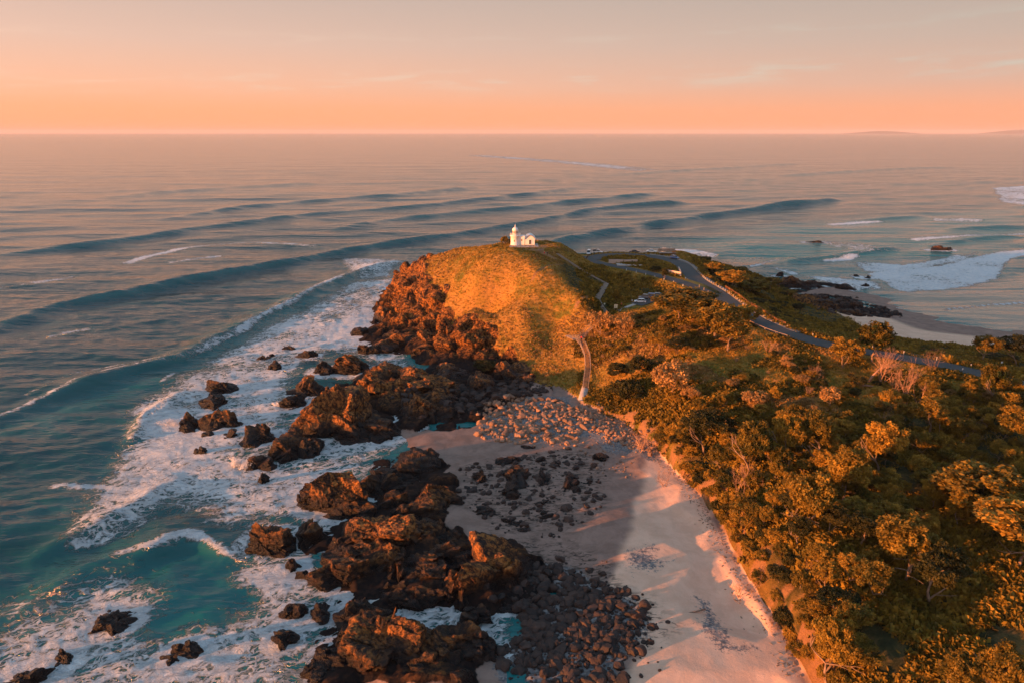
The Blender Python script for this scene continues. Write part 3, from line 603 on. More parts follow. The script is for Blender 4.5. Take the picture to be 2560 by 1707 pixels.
FS = [(.8, 1.6, [(270,1400),(330,1385),(400,1368),(470,1340),(540,1368),(600,1395)]), (.7, 1.6, [(130,1212),(250,1222),(235,1270),(170,1340)]), (.6, 2.0, [(170,1370),(280,1330),(340,1290),(418,1228)]),
 (.75, 1.8, [(1000,655),(925,668),(840,702),(762,742),(664,790),(560,850),(430,905)]), (.66, 1.5, [(430,905),(260,935),(100,998),(-30,1050)]), (.55, 1.2, [(480,880),(330,905),(200,935),(60,990)]),
 (.85, 2.0, [(330,655),(380,640),(470,622),(600,608),(780,616)]), (.7, 2.0, [(430,656),(540,642)]), (.75, 2.5, [(100,706),(150,698),(180,690)]), (.85, 2.2, [(130,838),(175,828),(220,820)]), (.5, 2, [(0,720),(90,706)]),
 (.95, 2.2, [(2070,652),(2110,650),(2132,643)]), (.7, 1.0, [(2132,643),(2180,633),(2250,630)]), (.8, .8, [(2363,776),(2450,767),(2560,757)]), (.6, .8, [(2215,765),(2255,774)]), (.6, 1.3, [(1880,668),(1930,655),(1960,647)]), (.45, 1.5, [(1830,650),(1990,640)]),
 (.55, 6, [(1200,390),(1400,405),(1600,425)]), (.85, 2.2, [(2290,600),(2400,592),(2560,586)]), (.8, 1.8, [(2080,560),(2200,553)]), (.85, 1.6, [(2240,668),(2330,655),(2400,640)]), (.8, 1.5, [(2100,632),(2180,622),(2230,616)]), (.8, 1.4, [(395,955),(425,935)]), (.8, 1.4, [(10,1545),(40,1515)]), (.65, 1.5, [(1000,1505),(1060,1550),(1150,1560)]), (.6, 1.2, [(980,1105),(1040,1092),(1110,1085)]), (.7, 1.2, [(1130,1420+110),(1180,1545)])]
for lv, soft, pl in FP:
    q = SP(pl); b_ = np.array(q); lim = np.where((X > b_[:, 0].min() - 15) & (X < b_[:, 0].max() + 15) & (Y > b_[:, 1].min() - 15) & (Y < b_[:, 1].max() + 15))[0]
    foam[lim] = np.maximum(foam[lim], lv * sst(-soft, soft, poly_sd(X[lim] + wob[lim] * .7, Y[lim] + wob[lim] * .7, q)))
for lv, w, pl in FS:
    q = [tuple(z) for z in smooth_line(SP(pl), 5.0)]; b_ = np.array(q); w *= max(1, b_[:, 1].mean() / 230)
    lim = np.where((X > b_[:, 0].min() - w * 5) & (X < b_[:, 0].max() + w * 5) & (Y > b_[:, 1].min() - w * 5) & (Y < b_[:, 1].max() + w * 5))[0]
    foam[lim] = np.maximum(foam[lim], lv * np.exp(-(seg_dist(X[lim] + wob[lim] * .5, Y[lim] + wob[lim] * .5, q) / w) ** 2))
# wash around rocks standing in the sea is added after the rocks are placed
SEA = dict(X=X, Y=Y, Z=Z, foam=foam, crest=crest, G=G, shape=AR.shape)
def finish_sea(rings):
    foam = SEA['foam']
    for (x, y, a, b_, ang, lv) in rings:
        lim = np.where((abs(X - x) < a + b_ + 8) & (abs(Y - y) < a + b_ + 8))[0]
        if not len(lim): continue
        dx, dy = X[lim] - x, Y[lim] - y; c, s = math.cos(ang), math.sin(ang); e = np.hypot((dx * c + dy * s) / (a + .1), (-dx * s + dy * c) / (b_ + .1))
        foam[lim] = np.maximum(foam[lim], lv * sst(1.0 + 3.0 / min(a, b_) , .95, e))
    foam = foam * np.clip(.95 + .32 * fbm(np.c_[X * .035, Y * .06, X * 0], 4, 123), .5, 1.15)
    shallow = sst(-3.2, -.4, G) * .75
    for lv, soft, pl in [(.62, 22, [(-60,1480),(300,1400),(700,1330),(900,1480),(1200,1600),(1100,1800),(-100,1800)]), (.5, 20, [(100,1300),(500,1200),(900,1100),(700,900),(900,780),(300,1050)]), (.45, 14, [(900,690),(700,760),(450,900),(100,1010),(0,1040),(100,1100),(420,960),(700,830)]),
                         (.8, 25, [(1700,610),(1950,560),(2560,520),(2600,700),(2300,740),(2000,700)])]:
        q = SP(pl); shallow = np.maximum(shallow, lv * sst(-soft, soft, poly_sd(X + wob * 2, Y + wob * 2, q)))
    sandy = sst(-5, 8, poly_sd(X + wob, Y + wob, SP([(2220,735),(2380,725),(2500,700),(2700,640),(2700,860),(2400,800),(2280,790)])))
    foam_f = foam * (1 - 0.0)
    n0, n1 = SEA['shape']; I = np.arange(n0 * n1).reshape(n0, n1)
    F = np.c_[I[:-1, :-1].ravel(), I[1:, :-1].ravel(), I[1:, 1:].ravel(), I[:-1, 1:].ravel()]
    land = G[F].min(axis=1) > 3.0; F = F[~land][:, ::-1]
    o = mesh_np('sea', np.c_[X, Y, Z + .0], F, M['sea'], True, dict(foam=foam_f, crest=crest, shallow=shallow, sandy=sandy, chop=.45 + .55 * sst(900, 200, AR.ravel()))); tag(o, kind='structure'); return o
# ------------------------------------------------------------------ rocks
_ico = {}
def ico(n):
    if n in _ico: return _ico[n]
    import bmesh
    bm = bmesh.new(); bmesh.ops.create_icosphere(bm, subdivisions=n, radius=1.0)
    V = np.array([v.co[:] for v in bm.verts]); F = np.array([[v.index for v in f.verts] for f in bm.faces]); bm.free()
    V /= np.linalg.norm(V, axis=1)[:, None]; _ico[n] = (V, F); return V, F
def rock_mesh(name, rx, ry, rz, sub, seed, mats, rough=1.0, planes=13, lean=(0, 0), peaks=()):
    """a broken block: random cut planes, then joints and chips at smaller sizes"""
    rs = np.random.RandomState(seed); D, F = ico(sub)
    nrm_ = rs.normal(size=(planes, 3)); nrm_ /= np.linalg.norm(nrm_, axis=1)[:, None]; nrm_[:, 2] = np.where(nrm_[:, 2] < -.4, -nrm_[:, 2], nrm_[:, 2])
    rad = np.zeros(len(D)); K = 1 if rough == 0 else 4
    for kb in range(K):
        q_ = rs.normal(size=(planes, 3)); q_ /= np.linalg.norm(q_, axis=1)[:, None]; q_[:, 2] = np.where(q_[:, 2] < -.4, -q_[:, 2], q_[:, 2])
        c_ = np.array([0, 0, 0.]) if K == 1 else np.array([rs.uniform(-.5, .5), rs.uniform(-.4, .4), rs.uniform(-.25, .2)])
        dd = (rs.uniform(.66, .98, planes) if K == 1 else rs.uniform(.34, .72, planes)) + np.maximum(q_ @ c_, -.2); dots = D @ q_.T
        rad = np.maximum(rad, np.min(np.where(dots > .06, dd[None] / np.maximum(dots, .06), 9), axis=1))
    rad = np.clip(rad, .45, 1.3)
    V = D * rad[:, None]
    for px, py, ph, pw in peaks:
        g = np.exp(-((V[:, 0] - px) ** 2 + (V[:, 1] - py) ** 2) / pw ** 2); V[:, 2] *= 1 + ph * g
    V[:, 0] += lean[0] * V[:, 2]; V[:, 1] += lean[1] * V[:, 2]
    if K > 1: mx, mn = V.max(0), V.min(0); V = (V - (mx + mn) / 2 * [1, 1, 0]) / np.array([(mx[0] - mn[0]) / 2, (mx[1] - mn[1]) / 2, mx[2]])
    V = V * [rx, ry, rz]
    nn = D / [rx, ry, rz]; nn /= np.linalg.norm(nn, axis=1)[:, None]
    if rough > 0:
        S = min(rx, ry, rz * 1.6); q = V + seed * 13.7
        # bedding joints dip one way, as in the photograph
        B = q @ np.array([[.62, .35, .2], [-.35, 1.15, .2], [-.25, -.3, 1.5]])
        big = max(2.2, S * .55); h1, c1 = facet(B / big, seed, 1.8); h2, c2 = facet(B / (big * .42) + vnoise(q * .4, 2)[:, None] * .3, seed + 9, 1.6)
        d = h1 * big * .24 - c1 * big * .07 + h2 * big * .09 - c2 * big * .03 + fbm(q * .8, 3, 5) * .06
        if sub >= 6: h3, c3 = facet(B / (big * .17), seed + 19, 1.5); d += h3 * big * .035 - c3 * big * .012
        V = V + nn * (d * rough)[:, None]
    return mesh_np(name, V, F, mats, False)
RINGS = []
def fit_rock(uL, uR, vt, vb, hr=.34, zb=0.0, sub=5, seed=1, label='', rz=0.0, wash=.85, group=None, rough=1.0, flatt=1.0, name='sea_rock', m='rock', rings=True):
    """size and place a rock so that it fills that box of the photograph"""
    uc = (uL + uR) / 2; b = P(uc, vb, zb); w = (uR - uL) * mpx(uc, (vb + vt) / 2, zb); Hh = w * hr
    # the top of the rock is seen at vt : find the height that gives a believable depth
    for _ in range(20):
        c = P(uc, vt, zb + Hh); dep = (c[1] - b[1]) * 1.25
        if _ == 0: Hh *= .9
        if dep < w * .38: Hh *= .93
        elif dep > w * 1.1: Hh *= 1.05
        else: break
    c = P(uc, vt, zb + Hh); yc = b[1] + max(dep, w * .3) / 2; ry = max(dep, w * .3) / 2; xc = (uc - 1280) / FPX * (CAM_H - zb) / ray(uc, (vt + vb) / 2)[2]
    xc = b[0] + (c[0] - b[0]) * .4
    o = rock_mesh(name, w / 2 * 1.04, ry * 1.08, Hh * 1.05 + .5, sub, seed, M[m], rough)
    o.location = (xc, yc, zb - .25 - Hh * .02); o.rotation_euler = (0, 0, rz)
    tag(o, label, 'rock', group)
    if rings and zb < .5: RINGS.append((xc, yc, w / 2 * 1.1, ry * 1.2, rz, wash * .9))
    return o
ROCKS = [ # uL,uR,vt,vb,hr,zb,sub,label
 (498,596,938,990,.30,0,5,'low arched brown rock ringed by white foam, farthest of the outer reef stack',.9),
 (484,566,980,1027,.30,0,5,'smooth reddish rock under a thin sheet of foam, middle of the outer stack',.95),
 (505,624,1007,1080,.42,0,5,'large dark pyramid rock at the near end of the outer reef stack',.9),
 (434,504,1027,1088,.40,0,5,'blocky brown rock hit by orange lit surf, outermost of the reef stack',1.0),
 (606,705,1048,1118,.40,0,5,'craggy dark rock with foam down its left side, before the big reef massif',.95),
 (668,792,1070,1160,.36,0,6,'long dark rock sloping to the right, joined to the crag above the foam channel',.9),
 (665,720,897,929,.38,0,4,'small rock with orange lit left face alone in the white wash',.9),
 (741,797,872,898,.32,0,4,'low orange brown rock in the wash halfway to the cliff',.9),
 (633,672,888,905,.28,0,4,'flat dark rock awash beside the smaller lit one',.8),
 (670,698,886,894,.22,0,3,'tiny dark rock just breaking the surface of the wash',.6),
 (702,743,865,877,.24,0,4,'thin reddish rock farthest out in the wash below the cliff',.7),
 (872,920,817,840,.36,0,4,'small brown rock standing in foam off the cliff foot',.9),
 (884,954,859,891,.36,0,5,'rounded brown rock close under the cliff toe, in white water',.9),
 (772,836,898,938,.42,0,5,'square dark rock at the far left corner of the reef massif',.9),
 (826,930,873,937,.44,0,6,'tall rounded dark rock at the far side of the reef massif',.9),
 (716,818,935,996,.40,0,6,'dark rounded rock on the seaward side of the reef massif',.95),
 (690,766,975,1028,.36,0,5,'jagged low rock with surf bursting against its left end',1.0),
 (725,1020,925,1118,.40,0,6,'huge dark reef massif with orange lit crest in the middle of the shore',.8),
 (870,1060,920,1010,.34,.8,6,'pale brown rock ramp with a lit knob on its left end behind the massif',.5),
 (1000,1130,960,1050,.30,1,5,'grey brown ledge between the reef massif and the boulder beach',.3),
 (612,686,1128,1178,.40,0,5,'smooth rounded rock streaming with foam beside the bursting spray',1.0),
 (640,675,1176,1212,.45,0,4,'small dark red rock in the foam under the streaming one',.9),
 (480,522,1113,1135,.34,0,4,'small rock with an orange face awash in the orange foam',.9),
 (543,588,1068,1104,.30,0,4,'narrow dark rock slanting through the foam below the outer stack',.9),
 (496,534,1075,1096,.25,0,3,'low grey rock almost covered by foam at the end of the outer stack',.9),
 (968,1010,706,737,.45,0,5,'brown rock sticking out from the cliff foot into white foam, farthest up the coast',.9),
 (920,985,765,812,.40,0,5,'slanting brown rock rib running down into foam below the cliff',.9),
 (910,1030,826,884,.36,0,6,'orange lit rock toe of the headland cliff reaching into the wash',.9),
 (724,820,1188,1272,.46,0,6,'lit pinkish orange rock with a dark top, left shoulder of the peaked rock',.9),
 (755,960,1158,1285,.48,0,6,'big peaked rock glowing orange, north of the channel between two white inlets',.9),
 (603,742,1274,1393,.50,0,6,'large isolated looking rock with bright orange craggy face at the waters edge',.7),
 (725,805,1295,1375,.40,0,5,'dark low rock joining the bright orange one to the shore ledges',.6),
 (708,757,1382,1435,.42,0,5,'small dark red rock in foam under the bright orange one',.9),
 (735,790,1420,1453,.38,0,4,'low dark rock breaking the foam beside the shore ledges',.9),
 (805,900,1330,1398,.36,.2,6,'rough knoll with orange left face in the middle of the shore ledges',.4),
 (772,955,1385,1482,.36,0,6,'long row of orange lit crags along the foam edge of the shore ledges',.8),
 (920,1050,1335,1460,.42,.4,6,'ridged rock with orange crest and pale shell patch, centre of the shore ledges',.5),
 (1030,1160,1345,1430,.30,.8,6,'brown sloping slab behind the ridged rock of the shore ledges',.3),
 (930,1040,1445,1490,.34,0,5,'low dark crag touched by orange light beside the foam channel',.8),
 (1055,1132,1276,1338,.46,.8,5,'small rocky knob with a brightly lit top at the inner end of the shore ledges',.3),
 (1108,1162,1322,1368,.38,.9,5,'round brown lump between the lit knob and the large domed rock',.3),
 (1142,1375,1318,1512,.42,.5,6,'large domed rock with glowing orange left flank at the edge of the sand',.4),
 (1090,1185,1412,1522,.50,.1,6,'dark pyramid shaped rock with a lit tip, beside the large domed rock',.5),
 (950,1110,1460,1530,.30,0,6,'dark low ledge above the narrow foaming channel',.8),
 (1140,1240,1508,1574,.40,0,5,'dark triangular rock between the foaming channel and the tide pool',.7),
 (764,835,1498,1560,.44,0,5,'knobbly orange lit rock at the sea end of the nearest black massif',.9),
 (830,930,1478,1570,.52,0,6,'upright orange topped crag crowning the nearest black massif',.8),
 (785,1080,1490,1730,.40,0,6,'nearest and biggest black rock massif, at the bottom edge, orange on its left',.8),
 (1000,1200,1560,1720,.32,0,6,'cracked black slab on the landward side of the nearest massif',.6),
 (1060,1260,1550,1660,.28,0,6,'dark broken slab with straight cracks beside the tide channel',.6),
 (690,762,1497,1560,.40,0,5,'curved dark rock holding a pool of pink foam, left of the nearest massif',.95),
 (668,745,1550,1625,.38,0,5,'dark rock streaked with foam below the one holding a pink pool',.95),
 (218,334,1512,1590,.16,0,5,'long narrow dark rock slanting through lacy foam at lower left',.9),
 (115,188,1612,1676,.30,0,5,'dark humped rock in lacy foam near the bottom left corner',.9),
 (-20,130,1650,1735,.18,0,5,'low dark reef tail running to the bottom left corner',.9),
 (425,508,1594,1645,.30,0,5,'dark hump wrapped in foam at the bottom, right of the long narrow one',.95),
 (392,450,1630,1664,.22,0,4,'low wet rock at the foot of the foam wrapped hump',.95),
 (912,1020,1226,1282,.40,.6,5,'rock with a small triangular lit face behind the peaked one',.4),
 (880,1010,1150,1240,.22,.2,6,'low black weedy reef with orange specks beside the foam inlet',.5),
 (960,1130,1120,1210,.20,.3,6,'flat black weed covered reef against the sand',.3),
 (1010,1150,1190,1300,.18,.4,6,'broad flat black reef bordering the rippled sand',.2),
 (800,960,1240,1310,.26,.2,6,'dark gullied rock floor between the peaked rock and the bright orange rock',.4),
 (2322,2386,612,631,.22,0,5,'orange lit islet alone in the surf of the far bay',.9),
 (2012,2072,602,610,.14,0,4,'thin dark red reef in foam far out in the bay',.9),
 (1955,2062,690,722,.34,0,6,'big dark hump of rock off the tip of the far headland',.8),
 (2088,2140,709,726,.34,0,5,'dark rounded rock in foam, second along from the far headland',.9),
 (2136,2152,686,693,.30,0,3,'small dark rock farther out in the bay surf',.9),
 (2158,2186,690,697,.22,0,3,'low double rock awash in the bay surf',.9),
 (2152,2174,709,717,.28,0,3,'small dark rock at the right end of the foam by the reef flat',.9),
 (1941,1960,680,687,.35,0,3,'small dark rock in foam nearest the dark scrub point',.9),
 (1180,1222,1170,1212,.5,.4,5,'rusty upright rock standing in the sand behind the black reef',.2),
 (1140,1162,1164,1182,.5,.5,4,'small red boulder alone on the sand',.2),
]
for i, (a, b_, c_, d_, h_, z_, s_, lab, ws_) in enumerate(ROCKS):
    o = fit_rock(a, b_, c_, d_, h_, z_, s_, 100 + i * 7, lab, rz=0.0, wash=ws_)
SHELF = [(760,940,1225,1300,'low dark shelf just landward of the peaked rock'),(860,1030,1275,1350,'dark shelf with gullies behind the bright orange rock'),(965,1120,1240,1300,'flat black shelf left of the small lit knob'),(900,1060,1180,1245,'black shelf at the back of the peaked rock'),
 (1000,1130,1295,1370,'black shelf directly under the small lit knob'),(815,960,1350,1420,'black shelf inside the row of orange crags'),(1000,1125,1385,1470,'dark shelf left of the pyramid rock'),(895,1010,1385,1450,'dark shelf under the ridged rock'),(835,960,1505,1600,'broken black ledge below the upright orange crag'),
 (930,1100,1570,1700,'wide black ledge in the middle of the nearest massif'),(745,900,1600,1730,'black ledge at the bottom left of the nearest massif'),(1020,1180,1630,1740,'black ledge at the bottom edge beside the tide channel'),(1185,1300,1455,1530,'dark shelf at the foot of the domed rock'),(1110,1230,1375,1450,'brown shelf between domed rock and pyramid rock'),
 (840,1000,1045,1112,'wet dark ledge under the near side of the big reef massif'),(1000,1120,1000,1062,'low dark ledge where the reef massif meets the wet sand'),(890,1010,900,965,'dark ledge on the far side of the reef massif'),(1010,1130,925,985,'black ledge at the mouth of the shaded cove')]
for i, (a, b_, c_, d_, lab) in enumerate(SHELF):
    g = T((a + b_) / 2, d_); fit_rock(a - 12, b_ + 12, c_, d_, .17, max(g[2] - .3, 0), 6, 2100 + i * 3, lab, rings=g[2] < .1, wash=.8)
# crags of the headland cliff and the shaded cove
CRAGS = [(1075,632,1140,668),(1045,650,1095,700),(1010,678,1065,735),(1040,700,1105,770),(985,715,1040,775),(965,770,1030,825),(1000,760,1070,820),(1050,765,1110,830),(1085,790,1150,860),(1020,800,1090,865),
         (1110,700,1150,745),(1135,800,1185,850),(1165,825,1210,880),(1100,840,1160,890),(1030,850,1100,890),(1180,865,1230,905),(1090,665,1130,700),(955,810,1010,850)]
CL = ['highest crag where the grass meets the cliff top', 'second crag down the cliff edge above the sea', 'broad weathered crag halfway down the seaward cliff', 'dark shadowed crag in the cliff gully', 'outer buttress of the cliff over the foam',
      'low orange buttress at the cliff foot', 'sunlit rib beside the low buttress', 'rough lit face under the gully', 'pale jointed block at the inner end of the cliff', 'large lit face above the rock toe',
      'small crag poking out of the grass by the gully', 'rounded lit block left of the dark cleft', 'pair forming lit block against the dark cleft', 'lit slab just above the shaded cove', 'long low crag between rock toe and cove', 'small lit crag below the dark cleft', 'narrow dark crag just under the cliff top', 'wet rock step at the waterline of the cliff']
for i, ((a, c_, b_, d_), lab) in enumerate(zip(CRAGS, CL)):
    g = T((a + b_) / 2, d_); zb = max(g[2], 0); fit_rock(a - 4, b_ + 4, c_ + (d_ - c_) * .22, d_, .35, zb - .9, 6 if b_ - a > 60 else 5, 900 + i * 5, lab, rings=False, name='crag')
COVE = [(985,905,1090,960),(1080,900,1170,950),(1150,925,1260,985),(1240,900,1335,955),(1050,960,1150,1010),(1280,925,1340,962)]
CVL = ['dark rock at the left of the shaded cove floor', 'black rock under the cliff in the shaded cove', 'middle dark rock of the shaded cove', 'blue grey rock against the shaded grass bank', 'brown ribbed rock at the mouth of the cove', 'dark rock nearest the shaded grass bank']
for i, ((a, c_, b_, d_), lab) in enumerate(zip(COVE, CVL)):
    g = T((a + b_) / 2, d_); fit_rock(a, b_, c_, d_, .26, max(g[2], 0) - .4, 5, 1300 + i * 3, lab, rings=False, name='cove_rock')
# boulders
rb = random.Random(5)
def scatter(pl, n, rnd, mind=0.0):
    pl = [tuple(p) for p in pl]; a = np.array(pl); out = []
    k = 0
    while len(out) < n and k < n * 60:
        k += 1; x = rnd.uniform(a[:, 0].min(), a[:, 0].max()); y = rnd.uniform(a[:, 1].min(), a[:, 1].max())
        if float(poly_sd(np.array([x]), np.array([y]), pl)[0]) < 0: continue
        if mind and any((x - q[0]) ** 2 + (y - q[1]) ** 2 < mind * mind for q in out): continue
        out.append((x, y))
    return out
def proto_set(name, m, n, seed):
    r = []
    for i in range(n):
        o = rock_mesh(name, 1, .85, .72, 3, seed + i, M[m], 0, planes=9); r.append(o.data); bpy.data.objects.remove(o)
    return r
palem = proto_set('pale_boulder', 'pale_boulder', 7, 40); darkm = proto_set('dark_boulder', 'dark_boulder', 7, 60)
def put_boulders(pl, n, ms, smin, smax, name, label, group, stuff_n=0, mind=.5, pw=4.2, lowest=-.2, spread=.8):
    pts = [(x + rb.gauss(0, spread), y + rb.gauss(0, spread)) for x, y in scatter(pl, n + stuff_n, rb, mind)]; pts = [p for p in pts if H(*p) > lowest]
    sz = sorted([smin + (smax - smin) * rb.random() ** pw for _ in pts], reverse=True)
    VV, FF, base = [], [], 0
    for k, ((x, y), s) in enumerate(zip(pts, sz)):
        z = H(x, y); rot = (rb.uniform(-.5, .5), rb.uniform(-.5, .5), rb.uniform(0, 6.28)); sc3 = (s * rb.uniform(.8, 1.3), s * rb.uniform(.8, 1.1), s * rb.uniform(.7, 1.0))
        if k < n:
            o = bpy.data.objects.new(name, ms[k % len(ms)]); C.objects.link(o); o.location = (x, y, z + s * .15); o.rotation_euler = rot; o.scale = sc3; tag(o, label, 'boulder', group)
        else:
            D, F = ico(1 if s < .5 else 2); A = (Matrix.Rotation(rot[2], 3, 'Z') @ Matrix.Rotation(rot[0], 3, 'X')); A = np.array(A)
            v = (D * (1 + (np.sin(D @ np.array([5, 3, 4.]) + k) * .16))[:, None] * sc3) @ A.T + [x, y, z + s * .1]; VV.append(v); FF.append(F + base); base += len(v)
    return VV, FF
B1 = Tp([(1215,1010),(1300,985),(1420,1008),(1470,1030),(1480,1062),(1450,1085),(1440,1112),(1340,1112),(1200,1092)])
B2 = Tp([(1430,1015),(1500,1022),(1580,1065),(1650,1115),(1640,1135),(1560,1112),(1470,1070)])
B3 = Tp([(1190,1030),(1330,990),(1390,1010),(1330,1090),(1260,1110),(1190,1085)])
va, fa = put_boulders(B1, 150, palem, .2, 1.25, 'pale_boulder', 'sunlit orange boulder in the boulder field at the foot of the timber stairs', 'boulders at the foot of the stairs', 1000, .35)
vb_, fb = put_boulders(B2, 110, palem, .16, .75, 'pale_boulder', 'pale cobble sized boulder in the band between sand and grass bank', 'pale cobbles along the foot of the grass bank', 1000, .25)
def stuffmesh(name, sets, m, lab):
    V_, F_, b0 = [], [], 0
    for vs, fs in sets:
        off = b0
        for v, f in zip(vs, fs): V_.append(v)
        for f in fs: F_.append(f + off)
        b0 += sum(len(v) for v in vs)
    return tag(mesh_np(name, np.concatenate(V_), np.concatenate(F_), M[m], False), lab, 'stones', None, 'stuff')
stuffmesh('cobbles', [(va, fa), (vb_, fb)], 'pale_boulder', 'mass of pale cobbles between the boulders below the stairs')
B4 = Tp([(1340,1420),(1450,1440),(1560,1500),(1620,1560),(1560,1640),(1480,1700),(1300,1700),(1250,1620),(1260,1530),(1330,1490)])
B5 = Tp([(1000,985),(1110,965),(1330,950),(1390,975),(1300,1000),(1210,1010),(1150,1040),(1030,1050)])
B6 = Tp([(1150,1160),(1300,1140),(1420,1120),(1520,1170),(1480,1300),(1400,1340),(1250,1330),(1160,1260)])
vc, fc = put_boulders(B4, 130, darkm, .18, 1.15, 'dark_boulder', 'dark brown boulder strewn over wet sand inland of the domed rock', 'dark boulders on the lower beach', 1500, .38, spread=2.0)
vd, fdd = put_boulders(B5, 90, darkm, .4, 1.5, 'dark_boulder', 'grey brown boulder on the shaded cove floor', 'boulders on the cove floor', 500, .6)
ve, fe = put_boulders(B6, 50, darkm, .25, .9, 'dark_boulder', 'small dark stone on the rippled brown sand flat', 'stones on the sand flat', 260, .5, 2.6)
B7 = Tp([(1640,1290),(1700,1220),(1740,1250),(1860,1440),(2000,1620),(1960,1640)]); B8 = Tp([(1500,1060),(1560,1130),(1600,1200),(1500,1180),(1440,1120)])
vf, ff = put_boulders(B8, 40, palem, .15, .5, 'pale_boulder', 'loose stone on the open sand below the cobble band', 'loose stones on the sand', 60, .5)
B9 = Tp([(2030,735),(2120,742),(2200,765),(2255,795),(2150,795),(2060,778),(2000,757)])
vg, fg = put_boulders(B9, 60, darkm, .4, 1.5, 'dark_boulder', 'dark weedy rock on the reef flat of the far bay', 'rocks on the far reef flat', 160, 1.2, lowest=-1)
stuffmesh('dark_rubble', [(vc, fc), (vd, fdd), (ve, fe), (vg, fg)], 'dark_boulder', 'dark rubble of small stones among the boulders')
stuffmesh('pale_pebbles', [(vf, ff)], 'pale_boulder', 'scattered pale pebbles on open sand')
# flat weed covered ledges on the sand
LEDGE = [(1240,1135,1330,1165),(1235,1160,1330,1225),(1250,1205,1300,1250),(1165,1255,1250,1300),(1340,1175,1380,1225),(1330,1245,1400,1270),(1405,1180,1450,1240),(1400,1220,1450,1240),(1340,1270,1400,1305),(1180,1270,1260,1295),(1405,1200,1452,1240),(1290,1320,1330,1335),(1350,1335,1365,1346),(1370,1335,1395,1347),(1240,1290,1300,1320),(1270,1300,1330,1318),(1330,1140,1380,1160),(1455,1205,1500,1220),(1480,1130,1530,1160),(1300,1110,1345,1125)]
for i, (a, c_, b_, d_) in enumerate(LEDGE):
    fit_rock(a, b_, c_, d_, .16, .45, 4, 1500 + i * 3, 'low dark weedy ledge half buried in the rippled sand flat', rings=False, name='sand_ledge', group='weedy ledges on the sand flat')
# bursts of spray
def spray(u, v, w, h, seed, label, zb=0):
    rs = np.random.RandomState(seed); c = P(u, v, zb); n = 4500
    jet = rs.normal(size=(14, 2)) * [w * .55, w * .4]; jh = rs.uniform(.25, 1.0, 14) * h; j_ = rs.randint(0, 14, n); t_ = rs.rand(n) ** 1.4; sp2 = rs.normal(size=(n, 2)) * (.12 + .35 * t_)[:, None] * w * .5
    p = np.c_[c[0] + jet[j_, 0] * (1 + .6 * t_) + sp2[:, 0], c[1] + jet[j_, 1] + sp2[:, 1], zb + t_ * jh[j_] + rs.rand(n) * .1]; D, F = ico(1)
    V_ = np.concatenate([D * rs.uniform(.02, .12) * (1 - .5 * q[2] / (h + .1)) + q for q in p]); F_ = np.concatenate([F + len(D) * k for k in range(n)])
    tag(mesh_np('sea_spray', V_, F_, M['spray'], True), label, 'spray', None, 'stuff')
spray(600, 1160, 2.6, 2.4, 1, 'white burst of spray against the smooth streaming rock')
spray(440, 1060, 2.8, 1.6, 2, 'orange lit spray in front of the outer reef stack')
spray(700, 1012, 1.6, 1.2, 3, 'small burst of spray at the seaward tip of the massif')
spray(1668, 634, 3.0, 4.0, 5, 'white spray thrown up behind the lookout point', 0)

# wrack and roots along the foot of the scarp
rs = np.random.RandomState(44); wl = smooth_line([P(u, v, 1.7) for u, v in [(1640,1128),(1690,1175),(1735,1225),(1790,1310),(1838,1400),(1885,1478),(1945,1560),(2000,1680)]], .5); VV_, FF_ = [], []; nb = 0
for k in range(420):
    c = wl[rs.randint(len(wl))]; x, y = c[0] - abs(rs.normal()) * 1.5, c[1] + rs.normal() * .6; a = rs.uniform(0, 3.14); L_ = rs.uniform(.15, .9); z = H(x, y)
    D, F = ico(1); v = D * [L_ * .5, rs.uniform(.04, .12), rs.uniform(.04, .10)]; v = np.c_[v[:, 0] * math.cos(a) - v[:, 1] * math.sin(a), v[:, 0] * math.sin(a) + v[:, 1] * math.cos(a), v[:, 2]] + [x, y, z + .04]; VV_.append(v); FF_.append(F + nb); nb += len(v)
tag(mesh_np('beach_wrack', np.concatenate(VV_), np.concatenate(FF_), M['bark'], False), 'dark sticks and wrack strewn along the foot of the scarp', 'beach debris', None, 'stuff')
